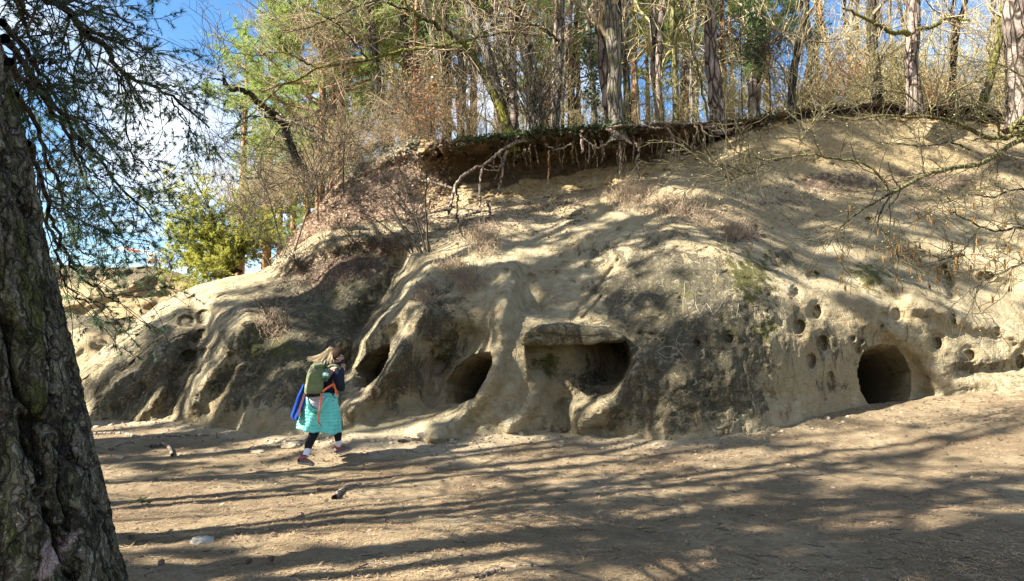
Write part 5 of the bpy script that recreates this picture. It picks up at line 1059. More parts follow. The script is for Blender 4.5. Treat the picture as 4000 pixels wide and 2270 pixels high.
# ================================================================== hazel hanging in from the right
def hazel():
    base = at(4060, 620, 13.0); t = thing('hazel_bush', 'hazel with yellow green boughs and brown catkins spreading over the right slope', 'shrub', tuple(base)); rng = RNG(200); TW = Geo(); BU = Geo(); cat_pts = []
    BR = [([(4080,520),(3990,545),(3900,600),(3830,640),(3760,650),(3680,665),(3600,690),(3530,730),(3475,760)],12.4,10.6,22,12,B_LIME),
          ([(3475,760),(3450,700),(3400,650),(3340,628),(3260,620),(3150,604),(3060,618),(2980,622),(2900,600),(2840,575)],10.6,10.0,12,3,B_LIME),
          ([(3475,760),(3420,790),(3350,830),(3310,865),(3270,905),(3235,960)],10.6,10.2,10,3,B_DARK),
          ([(4050,480),(3970,520),(3930,540),(3860,535),(3780,500),(3700,470),(3620,458),(3540,460),(3450,450),(3360,465),(3260,462)],12.5,11.0,24,4,B_LIME),
          ([(3640,458),(3640,425),(3700,380),(3760,340),(3830,310),(3900,265)],11.2,10.8,10,4,B_LIME),([(3600,415),(3540,370),(3470,355),(3400,345),(3330,335)],11.2,11,7,3,B_LIME),
          ([(3790,585),(3720,560),(3650,565),(3590,570),(3500,560),(3420,560)],11.5,11,8,3,B_DARK),([(4080,560),(4010,545),(3960,500),(3990,470),(4060,440)],12.3,12,34,26,B_LIME),
          ([(4100,900),(3980,890),(3900,900),(3830,885),(3760,850),(3700,820)],10.5,10.2,12,4,B_DARK),([(3830,885),(3790,940),(3760,980),(3730,1020)],10.3,10,6,3,B_DARK),
          ([(4100,1010),(4000,1030),(3920,1060),(3850,1090),(3800,1130)],9.8,9.6,8,3,B_DARK),([(3480,765),(3440,830),(3430,880),(3460,930),(3500,990),(3520,1020)],10.5,10,8,2,B_DARK),
          ([(3150,604),(3120,560),(3160,500),(3200,440),(3240,400)],10.2,10.6,6,3,B_LIME),([(2980,622),(2930,680),(2820,640),(2760,650)],10,9.8,5,2,B_DARK),([(3060,618),(2960,650),(2860,690),(2780,680)],10,9.8,5,2,B_DARK),
          ([(3900,540),(3900,470),(3840,420),(3780,400),(3700,395)],12,11.5,9,3,B_LIME),([(4060,750),(3960,740),(3880,770),(3800,760),(3700,790)],11,10.5,10,3,B_DARK),([(4060,330),(3980,290),(3900,250),(3820,240),(3740,260)],11.5,11,8,3,B_LIME)]
    for pl, d0, d1, w0, w1, m in BR:
        q = np.array(pl, float); P = smooth_poly(at(q[:, 0], q[:, 1], np.linspace(d0, d1, len(q))), 26) - base; P[1:-1] += rng.normal(size=(24, 3)) * .008; R = np.linspace(w0, w1, 26) * d0 / F / 2
        g = Geo(); g.tubes(P, R, 8); g.build('branch', m, t)
        a, ra = kids(P[None], R[None], 19, (.3, 1.3), (.4, 1.1), 7, .03, .1, 1, .2, .5, .4, rng); ra = np.clip(ra, .0048, .009); TW.tubes(a, ra, 4)
        b, rb = kids(a, ra, 5, (.12, .45), (.4, 1.1), 5, .0, .2, 1, .25, .6, .6, rng); rb = np.maximum(rb, .0036); TW.tubes(b, rb, 3)
        i = rng.randint(0, len(b), 70); C = b[i, rng.randint(1, 5, 70)]; quads_at(BU, C, .022, rng, 0, .8)
        if q[:, 1].max() > 800 or q[:, 0].min() > 3650: cat_pts.append(b[:, -1]); cat_pts.append(a[:, -1])
    TW.build('twigs', mat_simple('hazel_twigs', (.035, .029, .018), (.13, .11, .055), 6, .85), t)['kind'] = 'stuff'; BU.build('buds', BUDS, t, smooth=False)['kind'] = 'stuff'
    # catkins: one small mesh, copied
    P = np.array([[0, 0, 0], [.001, 0, -.02], [.002, .001, -.045], [.001, 0, -.07], [0, 0, -.085]]); g = Geo(); g.tubes(P, np.array([.002, .0065, .0075, .0065, .002]), 6); cm = g.mesh('catkin'); cm.materials.append(CATK)
    cp = np.concatenate(cat_pts); z = cp + base; a = z[:, 0] / z[:, 1] * F + 2000; vv = 1370 - (z[:, 2] - CH) / z[:, 1] * F
    low = cp[(vv > 760) & (vv < 1180) & (a > 3250) & (a < 4050)]; n = 0
    for p in low[rng.permutation(len(low))[:110]]:
        for k in range(rng.randint(1, 4)):
            o = obj('catkin', cm, None, t, tuple(p + rng.normal(size=3) * [.012, .012, .004])); s = rng.uniform(.8, 1.6); o.scale = (s * .85, s * .85, s); o.rotation_euler = (rng.normal() * .08, rng.normal() * .08, 0); n += 1
            if n >= 230: return
hazel()
# spindly plant standing on the upper slope
P = smooth_poly(at(np.array([2772, 2780, 2790, 2800]), np.array([838, 800, 765, 735]), 15.2), 10); b = P[0].copy(); g = Geo(); g.tubes(P - b, np.linspace(.012, .004, 10), 5)
a_, ra_ = kids((P - b)[None], np.linspace(.012, .004, 10)[None], 6, (.1, .25), (.5, 1), 4, .2, .3, 1, .2, .5, .5, RNG(4)); g.tubes(a_, ra_, 3); tag(g.build('spindly_plant', TWIG_DARK, None, loc=tuple(b)), 'single dark spindly stem on the sunny crest', 'plant')
# loose dark saplings rising from the left slope and shoulder
sp = RNG(12)
for i, (u, v, u2, v2, l) in enumerate([(1100,900,980,600,'thin dark sapling on the rock shoulder, arching left'),(1150,980,1260,640,'thin dark sapling on the rock shoulder, leaning right'),(1060,1040,930,800,'lowest dark sapling on the shoulder beside the golden conifer'),(1240,880,1180,560,'bare sapling in the leaf slope under the broken trunk'),(1640,720,1620,380,'pale bare sapling at the left end of the hollow'),(1340,760,1350,420,'upright bare sapling amid the pale ivy'),(1900,560,1880,260,'bare sapling at the foot of the leaning grey trunk'),(2900,480,2890,100,'thin black sapling left of the gap of blue sky'),(3010,470,2985,180,'thin black forked sapling before the gap of blue sky')]):
    p0 = surf(u, v); p1 = at(u2, v2, p0[1] + .3); P = smooth_poly([p0, p0 * .5 + p1 * .5 + [.12 * sp.normal(), 0, .1], p1], 14) - p0; R = np.linspace(.022, .007, 14); t = thing('bare_sapling', l, 'sapling', tuple(p0)); g = Geo(); g.tubes(P, R, 6); m = TWIG_DARK if i not in (4, 5, 6) else B_GREY; g.build('stem', m, t)
    g, _ = bare_crown(P, R, sp, 12, (.3, 1.0), 5, 3, .3, .2, .5, 3); g.build('crown', m, t)

# ================================================================== crane and trees on the far cliff
def crane():
    d = 160.0; b = at(584, 1060, d); t = thing('tower_crane', 'white and red tower crane rising behind the far sandstone cliff', 'crane', tuple(b)); k = 6.415
    def p(x, y, dd=0): return at(400 + x / k, 920 + y / k, d + dd) - b
    Wm = mat_simple('crane_white', (.62, .62, .62), (.74, .74, .74), 1, .5); Rm = mat_simple('crane_red', (.50, .09, .06), (.60, .12, .09), 1, .5); Om = mat_simple('crane_orange', (.75, .36, .05), (.8, .42, .08), 1, .5); Dm = mat_simple('crane_dark', (.16, .14, .13), (.22, .2, .18), 1, .6)
    def bars(name, segs, r, m, sides=4):
        g = Geo()
        for a, c in segs: g.tubes(np.stack([a, c]), np.array([r, r]), sides)
        return g.build(name, m, t, smooth=False)
    x0, x1 = 1140, 1240; segs = []
    for x in (x0, x1):
        for dd in (-1, 1): segs.append((p(x, 900, dd), p(x, 450, dd)))
    ys = np.arange(450, 900, 60)
    for n, y in enumerate(ys):
        for dd in (-1, 1): segs.append((p(x0, y, dd), p(x1, y, dd))); segs.append((p(x0 if n % 2 else x1, y, dd), p(x1 if n % 2 else x0, y + 60, dd)))
    bars('mast', segs, .14, Wm)
    segs = [(p(210, 335), p(1150, 450)), (p(350, 285), p(1150, 400)), (p(210, 335), p(350, 285))]
    for n in range(16):
        f = n / 16; g_ = (n + .5) / 16; lo = lambda s: p(210 + 940 * s, 335 + 115 * s); hi = lambda s: p(350 + 800 * s, 285 + 115 * s); segs += [(lo(f), hi(g_ * .97)), (hi(g_ * .97), lo(f + 1 / 16))]
    bars('jib', segs, .13, Wm); bars('head_frame', [(p(1150, 440), p(1240, 155)), (p(1170, 440), p(1245, 160)), (p(1240, 460), p(1485, 378)), (p(1250, 480), p(1485, 385)), (p(1290, 450), p(1425, 605)), (p(1485, 380), p(1475, 520)), (p(1475, 520), p(1458, 780))], .16, Wm)
    bars('stay_cable', [(p(1240, 155), p(1485, 378)), (p(1240, 158), p(1050, 182)), (p(1240, 152), p(1040, 140)), (p(1050, 182), p(350, 285))], .06, Dm)
    def box(name, x0, y0, x1, y1, m, th=1.0):
        a, c, e, f = p(x0, y0, -th), p(x1, y0, -th), p(x1, y1, -th), p(x0, y1, -th); B = np.stack([a, c, e, f]); V = np.concatenate([B, B + [0, 2 * th, 0]]); return obj(name, mesh(name, V, [[0, 1, 2, 3], [7, 6, 5, 4], [0, 4, 5, 1], [1, 5, 6, 2], [2, 6, 7, 3], [3, 7, 4, 0]], None, None, False), m, t)
    a, c, e, f = p(630, 335, -.5), p(940, 370, -.5), p(940, 400, -.5), p(625, 368, -.5); B = np.stack([a, c, e, f]); V = np.concatenate([B, B + [0, .3, 0]]); obj('banner', mesh('banner', V, [[0, 1, 2, 3], [7, 6, 5, 4], [0, 4, 5, 1], [1, 5, 6, 2], [2, 6, 7, 3], [3, 7, 4, 0]], None, None, False), Rm, t)
    box('cabin', 1150, 575, 1240, 640, Om, 1.3); box('trolley', 738, 392, 800, 418, Om, .5); box('hook', 756, 420, 776, 452, Dm, .3); box('slewing_ring', 1120, 440, 1190, 470, Dm, .8); box('counterweight', 1278, 518, 1292, 548, Dm, .5)
crane()
def far_conifer(label, u, v, d, h, w, seed):
    rng = RNG(seed); b = at(u, v, d); t = thing('conifer', label, 'tree', tuple(b)); g = Geo(); n = 700; f = rng.rand(n) ** .7; a = rng.uniform(0, 6.28, n); r = w * (1 - f * .92) * rng.uniform(.3, 1, n); C = np.stack([np.cos(a) * r, np.sin(a) * r, f * h], 1)
    blades(g, C, np.stack([np.cos(a), np.sin(a), -.2 + 0 * a], 1), h * .10, h * .035, rng); g.build('crown', NEED_M, t, smooth=False); s = Geo(); s.tubes(np.array([[0, 0, -1], [0, 0, h * .9]]), np.array([h * .02, h * .006]), 6); s.build('trunk', B_DARK, t)
far_conifer('taller pointed conifer peeking over the far cliff left of the crane', 476, 1048, 60, 33 * 60 / F, .42, 1); far_conifer('shorter pointed conifer peeking over the far cliff', 489, 1048, 60, 26 * 60 / F, .36, 2)
for i, (u, v, s, l) in enumerate([(665, 1062, 1.0, 'hazy bare tree on the far cliff right of the crane'), (612, 1050, .55, 'small hazy bare bush between crane mast and its tie rod')]):
    rng = RNG(70 + i); b = at(u, v, 60); t = thing('bare_tree', l, 'tree', tuple(b)); P = np.array([[0, 0, -.3], [.05, 0, .3], [-.05, 0, .7]]) * s; P = smooth_poly(P, 8); R = np.linspace(.05, .03, 8) * s; g = Geo(); g.tubes(P, R, 5); g.build('trunk', B_GREY, t); g, _ = bare_crown(P, R, rng, 12, (.5 * s, 1.0 * s), 6, 4, .2, .35, .6, 4); g.build('crown', B_GREY, t)
# ================================================================== scratched writing and drawings on the rock
def scratches():
    m = mat_simple('scratched_pale_rock', (.20, .18, .13), (.36, .33, .25), 60, .95)
    def strokes(label, lst, w):
        g = Geo()
        for st in lst:
            q = smooth_poly(np.array(st, float), max(6, len(st) * 4)); P = np.array([surf(u, v) for u, v in q]); P[:, 1] -= .002
            P[1:-1] = (P[:-2] + 2 * P[1:-1] + P[2:]) / 4; g.tubes(P, np.full(len(P), w), 4)
        o = g.build('scratched_lettering', m, cliff); o['label'] = label
    k = 6.415; T = lambda pts: [(1600 + x / k, 1150 + y / k) for x, y in pts]
    strokes('scratched writing over the second cave', [T(a) for a in ([(600,495),(640,440),(610,410),(690,345),(720,355),(640,420),(720,440),(690,470),(600,495)], [(775,380),(765,450)], [(790,305),(765,320)],
        [(820,285),(825,410)], [(880,310),(830,350),(885,385)], [(905,320),(880,370),(900,395),(945,360)], [(950,330),(945,400),(930,410)], [(1000,275),(985,330),(980,480)], [(1030,295),(1150,295)], [(1080,300),(1072,430)],
        [(1180,300),(1215,300),(1210,390)], [(1250,310),(1255,280),(1310,290),(1305,360),(1285,440)], [(1375,300),(1385,345),(1420,320),(1445,375)], [(1480,300),(1600,285),(1490,380),(1600,385)], [(1670,270),(1650,430)])], .0048)
    k2 = 3.64; T2 = lambda pts: [(2550 + x / k2, 1100 + y / k2) for x, y in pts]
    strokes('zigzag scratched into the dark crust', [T2([(600,290),(620,360),(668,460)]), T2([(668,460),(720,370),(772,315)]), T2([(772,315),(820,390),(850,470)]), T2([(850,470),(920,410),(1000,290)])], .0055)
    strokes('fish outline scratched into the dark crust', [T2([(60,1000),(140,940),(240,920),(340,960),(400,1030),(440,1080)]), T2([(70,1000),(140,1060),(230,1080),(330,1020),(390,970),(450,890)])], .0065)
    strokes('upright scratches in the dark crust', [T2([(455,20),(440,200),(430,460)]), T2([(1222,310),(1195,525)]), T2([(1440,350),(1455,470),(1445,540)]), T2([(1395,345),(1500,340)]), T2([(415,690),(350,800),(330,930)])], .005)
scratches()

# ================================================================== the walker
def skin(name, pts, edges, rad, lev=2, root=0):
    me = bpy.data.meshes.new(name); me.from_pydata([tuple(p) for p in pts], edges, []); o = bpy.data.objects.new(name, me); COL.objects.link(o)
    md = o.modifiers.new('s', 'SKIN'); md.use_smooth_shade = True; md.branch_smoothing = .6
    for i, r in enumerate(rad):
        sv = me.skin_vertices[0].data[i]; sv.radius = (r, r) if np.isscalar(r) else r; sv.use_root = (i == root)
    s = o.modifiers.new('u', 'SUBSURF'); s.levels = lev; s.render_levels = lev
    dg = bpy.context.evaluated_depsgraph_get(); ev = o.evaluated_get(dg); m2 = bpy.data.meshes.new_from_object(ev); m2.name = name
    bpy.data.objects.remove(o); bpy.data.meshes.remove(me); m2.polygons.foreach_set('use_smooth', np.ones(len(m2.polygons), bool)); return m2
def mesh_arrays(me):
    V = np.empty(len(me.vertices) * 3); me.vertices.foreach_get('co', V); return V.reshape(-1, 3), [tuple(p.vertices) for p in me.polygons]
def add_mesh(g, me):
    V, Fs = mesh_arrays(me); q = [f for f in Fs if len(f) == 4]; t = [f for f in Fs if len(f) == 3]
    for f in Fs:
        if len(f) > 4: t += [(f[0], f[i], f[i + 1]) for i in range(1, len(f) - 1)]
    g.add(V, q if q else None, t if t else None)
def ell(c, r, ax=None, n=16, m=12):
    """ellipsoid verts + faces; ax rows = local axes"""
    th = np.linspace(0, math.pi, m); ph = np.linspace(0, 2 * math.pi, n, endpoint=False); T, Pp = np.meshgrid(th, ph, indexing='ij')
    L = np.stack([np.sin(T) * np.cos(Pp) * r[0], np.sin(T) * np.sin(Pp) * r[1], np.cos(T) * r[2]], -1).reshape(-1, 3)
    A = np.eye(3) if ax is None else np.array(ax); V = L @ A + np.array(c); i = np.arange(m - 1)[:, None] * n; j = np.arange(n)[None]; j2 = (j + 1) % n
    return V, np.stack([i + j, i + n + j, i + n + j2, i + j2], -1).reshape(-1, 4)
def walker():
    C = lambda x, y, d: at(1050 + x / 2.6, 1300 + y / 2.6, d)
    H = np.array([math.cos(.50), math.sin(.50), 0]); Lf = np.array([-math.sin(.50), math.cos(.50), 0]); UP = np.array([0, 0, 1.])   # heading, her left
    org = ground_pt(1230, 1812); per = thing('person', 'woman with windblown blond ponytail and turquoise jacket round her waist hiking past the caves', 'person', tuple(org))
    rel = lambda p: np.asarray(p, float) - org
    MS = mat_simple('skin_tone', (.48, .29, .21), (.55, .34, .25), 20, .55); MJ = NT('navy_fleece', .95, .1); MJ.color(MJ.ramp(MJ.noise(60, 3, .6), [(.3, (.014, .016, .028)), (.7, (.030, .033, .052))])); MJ.bump(MJ.noise(9, 4, .6), .05, .8); MJ = MJ.m
    ML = mat_simple('black_leggings', (.006, .006, .007), (.014, .014, .017), 30, .8); MSK = mat_simple('white_socks', (.62, .60, .66), (.75, .73, .78), 40, .9, .004)
    MT = NT('turquoise_nylon', .5, .35); MT.color(MT.ramp(MT.noise(7, 4, .6), [(.3, (.10, .50, .42)), (.7, (.19, .63, .54))])); MT.bump(MT.noise(16, 4, .6), .02, .7); MT = MT.m
    hip = rel(C(560, 700, 9.72)); head = rel(C(700, 243, 9.74)); neck = rel(C(662, 330, 9.72)); chest = rel(C(625, 430, 9.72)); waist = rel(C(590, 590, 9.72))
    shR = rel(C(690, 372, 9.56)); shL = shR + Lf * .33 - H * .02 + UP * .01; elR = rel(C(738, 585, 9.57)); wrR = rel(C(744, 492, 9.66)); elL = shL + H * .12 - UP * .27 + Lf * .03; wrL = elL + H * .03 + UP * .21 - Lf * .10
    hipR = hip - Lf * .085 - UP * .03; hipL = hip + Lf * .085 - UP * .03
    knR = rel(C(452, 1035, 9.52)); anR = rel(C(382, 1225, 9.36)); knL = rel(C(712, 900, 9.98)); anL = rel(C(706, 1130, 10.0))
    face = unit(np.array([math.cos(.28), math.sin(.28), -.22])); side = unit(np.cross(UP, face)); hu = unit(np.cross(face, side))
    pts = [hip, waist, chest, neck, head - hu * .075, head, head + hu * .06, shR, elR, wrR, shL, elL, wrL, hipR, knR, anR, hipL, knL, anL, head + face * .100 - hu * .012, head + face * .068 - hu * .085]
    ed = [(0,1),(1,2),(2,3),(3,4),(4,5),(5,6),(2,7),(7,8),(8,9),(2,10),(10,11),(11,12),(0,13),(13,14),(14,15),(0,16),(16,17),(17,18),(5,19),(4,20)]
    rd = [.14,.115,.14,.055,.062,.094,.072,.06,.042,.028,.06,.042,.028,.085,.055,.036,.085,.055,.036,.012,.03]
    bm_ = skin('body', pts, ed, rd, 2); g = Geo(); add_mesh(g, bm_)
    ear = head - side * .083 + face * .0 - hu * .01; g.add(*ell(ear, (.020, .010, .032), [face, side, hu], 12, 8)); ear2 = head + side * .083 - hu * .01; g.add(*ell(ear2, (.020, .010, .032), [face, side, hu], 12, 8))
    # hands with fingers curled in front of the chin
    for wr, el in ((wrR, elR), (wrL, elL)):
        fd = unit(wr - el); sd = unit(np.cross(fd, Lf)); palm = wr + fd * .055
        hp = [wr, palm, wr + fd * .085]; he = [(0, 1), (1, 2)]; hr = [.027, .034, .026]
        for q in range(4):
            o_ = (q - 1.5) * .017; k0 = palm + fd * .035 + sd * o_; ln = (.032, .037, .035, .028)[q]; k1 = k0 + fd * ln; k2 = k1 + (fd * .35 + Lf * .9) * ln * .75; k3 = k2 + (Lf * .75 - fd * .6) * ln * .6
            b = len(hp); hp += [k0, k1, k2, k3]; he += [(1, b), (b, b + 1), (b + 1, b + 2), (b + 2, b + 3)]; hr += [.010, .009, .0085, .007]
        b = len(hp); hp += [wr + fd * .03 - sd * .03, wr + fd * .06 - sd * .042 + Lf * .02, wr + fd * .075 - sd * .03 + Lf * .04]; he += [(0, b), (b, b + 1), (b + 1, b + 2)]; hr += [.012, .010, .008]
        add_mesh(g, skin('hand', hp, he, hr, 1))
    g.build('body', MS, per)
    # eyes and mouth are turned away; dark glasses with a bright rim show at the brow
    gl = Geo()
    for s in (-1, 1): gl.add(*ell(head + face * .098 + side * s * .034 + hu * .012, (.008, .027, .021), [face, side, hu], 12, 8))
    gl.tubes(np.stack([head + face * .095 - side * .055 + hu * .014, head + face * .05 - side * .090 + hu * .014, head - side * .090 + hu * .008]), np.array([.004, .004, .003]), 5)
    gl.tubes(np.stack([head + face * .095 + side * .055 + hu * .014, head + face * .05 + side * .090 + hu * .014, head + side * .090 + hu * .008]), np.array([.004, .004, .003]), 5); gl.build('sunglasses', mat_simple('dark_lens', (.015, .013, .012), (.02, .018, .016), 5, .15, spec=.6), per)
    lp = Geo(); lp.add(*ell(head + face * .092 - hu * .052, (.010, .022, .007), [face, side, hu], 10, 8)); lp.build('mouth', mat_simple('lips', (.42, .17, .14), (.46, .19, .16), 8, .5), per)
    # fleece
    jp = [waist - UP * .05, waist, chest, neck - UP * .035, shR, elR, wrR - unit(wrR - elR) * .02, shL, elL, wrL - unit(wrL - elL) * .02, neck + UP * .015]
    jr = [.095, .135, .172, .085, .085, .062, .044, .085, .062, .044, .078]; je = [(0,1),(1,2),(2,3),(2,4),(4,5),(5,6),(2,7),(7,8),(8,9),(3,10)]
    obj('fleece', skin('fleece', jp, je, jr, 2, 1), MJ, per)
    cg = Geo(); cc = neck + UP * .03; a = np.linspace(0, 2 * math.pi, 22); cg.tubes(np.stack([cc + (H * math.cos(t) * .082 + Lf * math.sin(t) * .088) + UP * (.010 * math.cos(t) - .010) for t in a]), np.full(22, .024), 8); cg.build('collar', MJ, per)
    # leggings
    obj('leggings', skin('leggings', [hip, hipR, knR, anR + unit(knR - anR) * .020, hipL, knL, anL + unit(knL - anL) * .020, (hipR + knR) / 2 , (hipL + knL) / 2, knR * .45 + anR * .55 - H * .012, knL * .45 + anL * .55 - H * .012], [(0,1),(1,7),(7,2),(2,9),(9,3),(0,4),(4,8),(8,5),(5,10),(10,6)], [.12,.10,.070,.046,.10,.070,.046,.088,.088,.062,.062], 2), ML, per)
    for an, kn in ((anR, knR), (anL, knL)):
        d = unit(kn - an); sg = Geo(); sg.tubes(np.stack([an - d * .04, an + d * .02, an + d * .055, an + d * .068]), np.array([.040, .043, .045, .040]), 12); sg.build('sock', MSK, per)
    # hiking shoes
    MU = NT('mauve_suede', .85, .2); MU.color(MU.ramp(MU.noise(40, 3, .6), [(.35, (.13, .070, .066)), (.65, (.21, .125, .112))])); MU = MU.m; MSO = mat_simple('grey_sole', (.20, .185, .16), (.30, .28, .24), 30, .9); MBK = mat_simple('black_rubber', (.012, .012, .013), (.02, .02, .021), 20, .8); MPK = mat_simple('rose_trim', (.38, .10, .11), (.45, .13, .14), 20, .8)
    def shoe(heel, toe, an):
        f = unit(toe - heel); u = unit(UP - f * (UP @ f)); s = np.cross(u, f); Ln = np.linalg.norm(toe - heel); xs = np.linspace(0, 1, 12)
        wd = np.interp(xs, [0, .08, .3, .55, .75, .92, 1], [.022, .036, .038, .043, .050, .040, .012]); ht = np.interp(xs, [0, .1, .3, .45, .65, .85, 1], [.070, .088, .092, .078, .056, .044, .022])
        def loft(name, lo, hi, wk, m, par):
            n = 16; rows = []
            for x, w, h in zip(xs, wd, ht):
                c = heel + f * Ln * x; a = np.linspace(0, 2 * math.pi, n, endpoint=False); zz = np.sin(a); top = hi(h); yy = np.sign(np.cos(a)) * np.abs(np.cos(a)) ** .6
                z = np.where(zz > 0, zz ** .8 * (top - .018), zz * 0 + lo * np.minimum(1, -zz * 3)) + .018 if lo >= 0 else np.where(zz > 0, .022, -.002)
                rows.append(c + s * (yy * w * wk)[:, None] + u * np.asarray(z)[:, None])
            P = np.stack(rows); m_ = len(xs); i = np.arange(m_ - 1)[:, None] * n; j = np.arange(n)[None]; j2 = (j + 1) % n; Q = np.stack([i + j, i + j2, i + n + j2, i + n + j], -1).reshape(-1, 4)
            V = np.concatenate([P.reshape(-1, 3), P[0].mean(0)[None], P[-1].mean(0)[None]]); T = [(m_ * n, (k + 1) % n, k) for k in range(n)] + [(m_ * n + 1, (m_ - 1) * n + k, (m_ - 1) * n + (k + 1) % n) for k in range(n)]
            return obj(name, mesh(name, V, Q, T), m, par)
        sh = loft('shoe', 0, lambda h: h, 1.0, MU, per); so = loft('sole', -1, lambda h: .022, 1.1, MSO, sh)
        tg = Geo(); 
        for k in range(7): tg.tubes(np.stack([heel + f * Ln * (.08 + .14 * k) - s * wd[min(11, int((.08 + .14 * k) * 11))] * 1.08 - u * .003, heel + f * Ln * (.08 + .14 * k) + s * wd[min(11, int((.08 + .14 * k) * 11))] * 1.08 - u * .003]), np.array([.007, .007]), 5)
        tg.build('tread', MBK, sh)
        ck = Geo(); a = np.linspace(0, 2 * math.pi, 20); cc = heel + f * Ln * .24 + u * .098; ck.tubes(np.stack([cc + f * math.cos(t) * .050 + s * math.sin(t) * .040 + u * .012 * math.cos(2 * t) for t in a]), np.full(20, .013), 7); ck.build('ankle_collar', MPK, sh)
        lc = Geo()
        for k in range(4): p = heel + f * Ln * (.44 + .08 * k) + u * (.086 - .011 * k); lc.tubes(np.stack([p - s * .026, p + u * .008, p + s * .026]), np.full(3, .004), 5)
        lc.build('laces', MBK, sh)
        hg = Geo(); hg.add(*ell(heel + f * .02 + u * .035, (.030, .040, .030), [f, s, u], 14, 8)); hg.build('heel_guard', MBK, sh)
    shoe(rel(C(293, 1322, 9.33)), rel(C(466, 1348, 9.33)) + Lf * .02, anR); hl = rel(C(672, 1234, 9.98)); shoe(hl, hl + unit(H * .93 + Lf * .12 + UP * .20) * .255, anL)
    # hair: cap drawn back, ponytail blown to the left
    HD = NT('hair', .65, .12); fa = HD.attr('tip'); HD.color(HD.mix(HD.rng(HD.noise(90, 3, .6, HD.map((1, 1, 4))), .4, .65), HD.ramp(fa, [(0, (.020, .011, .007)), (.18, (.16, .095, .05)), (.4, (.52, .36, .19)), (1, (.74, .57, .35))]), HD.ramp(fa, [(0, (.050, .029, .017)), (.18, (.30, .19, .10)), (.4, (.68, .51, .30)), (1, (.82, .68, .46))]))); HD = HD.m
    hg = Geo(); V, Q = ell((0, 0, 0), (.106, .098, .112), None, 40, 30); keep = (V[:, 0] < .035 + .35 * np.maximum(V[:, 2], -.02)) & (V[:, 2] > -.075); V = V * (1 + .02 * fbm(V * [60, 60, 12], 2))[:, None]; W_ = head + hu * .022 - face * .008 + V @ np.array([face, side, hu]); Qk = Q[keep[Q].all(1)]; hg.add(W_, Qk, None, tip=0.0)
    r0 = head - face * .085 + hu * .075; rng = RNG(5); hg.add(*ell(r0, (.026, .03, .03), [face, side, hu], 12, 8), tip=.2)
    for k in range(190):
        f = rng.rand(); end = rel(C(*(np.array([388, 262]) * f + np.array([540, 322]) * (1 - f) + rng.normal(size=2) * 12), 9.62 + .05 * rng.normal())); m1 = rel(C(622 + rng.normal() * 10, 160 + 34 * (1 - f) + rng.normal() * 8, 9.68)); m2 = rel(C(556 + rng.normal() * 14, 214 + 34 * (1 - f) + rng.normal() * 10, 9.64))
        P = smooth_poly([r0 + rng.normal(size=3) * .012, m1, m2, end], 14); t = np.linspace(.15, 1, 14); hg.tubes(P, np.interp(t, [0, .3, 1], [.0052, .0050, .0016]), 4, tip=np.repeat(t, 4))
    for k in range(40):
        e = rel(C(590 + rng.normal() * 25, 300 + rng.normal() * 16, 9.62)); m1 = rel(C(640 + rng.normal() * 8, 215 + rng.normal() * 10, 9.66)); P = smooth_poly([r0 + rng.normal(size=3) * .012, m1, e], 10); t = np.linspace(.15, .8, 10); hg.tubes(P, np.interp(t, [0, .4, 1], [.006, .005, .002]), 4, tip=np.repeat(t, 4))
    hg.build('hair', HD, per)
    # turquoise quilted jacket tied round the waist
    nz_, na = 90, 72; tz = np.linspace(0, 1, nz_); a = np.linspace(0, 2 * math.pi, na, endpoint=False); TZ, AA = np.meshgrid(tz, a, indexing='ij')
    topc = rel(C(530, 640, 9.70)); botc = rel(C(522, 990, 9.70)); cz = topc + (botc - topc) * TZ[..., None]
    ha = np.interp(TZ, [0, .12, .4, 1], [.205, .225, .258, .290]); hb = np.interp(TZ, [0, .12, .5, 1], [.18, .20, .225, .27])
    fw = np.stack([np.cos(AA) * 2.2, np.sin(AA) * 2.2, TZ * .9], -1); fold = (.030 * fbm(fw * 1.3 + 3, 3) + .012 * np.sin(AA * 6 + 3 * TZ)) * (.25 + .75 * TZ) + .012 * fbm(fw * 4, 2)
    quilt = .010 * np.abs(np.sin(TZ * math.pi * 11 + .25 * np.sin(AA * 4))) ** .7
    hr = 1 + 0 * TZ; P = cz + (H * np.cos(AA)[..., None] * (ha + fold + quilt)[..., None] + Lf * np.sin(AA)[..., None] * (hb + fold + quilt)[..., None])
    hem = TZ ** 2 * (.035 * np.cos(AA - 2.6) + .022 * fbm(np.stack([np.cos(AA) * 1.8, np.sin(AA) * 1.8, 0 * AA], -1), 3)) + .010 * fbm(fw * 2 + 9, 2); P[..., 2] += hem
    Vj = P.reshape(-1, 3); i = np.arange(nz_ - 1)[:, None] * na; j = np.arange(na)[None]; j2 = (j + 1) % na; Qj = np.stack([i + j, i + na + j, i + na + j2, i + j2], -1).reshape(-1, 4)
    jk = obj('tied_jacket', mesh('tied_jacket', Vj, Qj), MT, per); sol = jk.modifiers.new('t', 'SOLIDIFY'); sol.thickness = .012; jk['label'] = 'turquoise quilted jacket tied round the waist'
    sl = Geo(); a2 = np.linspace(0, 2 * math.pi, 40)
    for dz, rr_ in ((0, .034), (-.045, .026)):
        sl.tubes(np.stack([topc + UP * (dz + .012 + .018 * math.cos(t + 2.6)) + H * math.cos(t) * .215 + Lf * math.sin(t) * .175 for t in a2]), np.full(40, rr_) * (1 + .12 * np.sin(a2 * 9)), 10)
    sl.build('tied_sleeves', MT, jk)
    # grey lining showing where the collar hangs open at the back, collar roll round it
    MG = NT('grey_lining', .7, .2); MG.color((.44, .41, .45)); MG = MG.m; gu = np.linspace(-1, 1, 18); gv = np.linspace(0, 1, 22); GU, GV = np.meshgrid(gu, gv, indexing='ij')
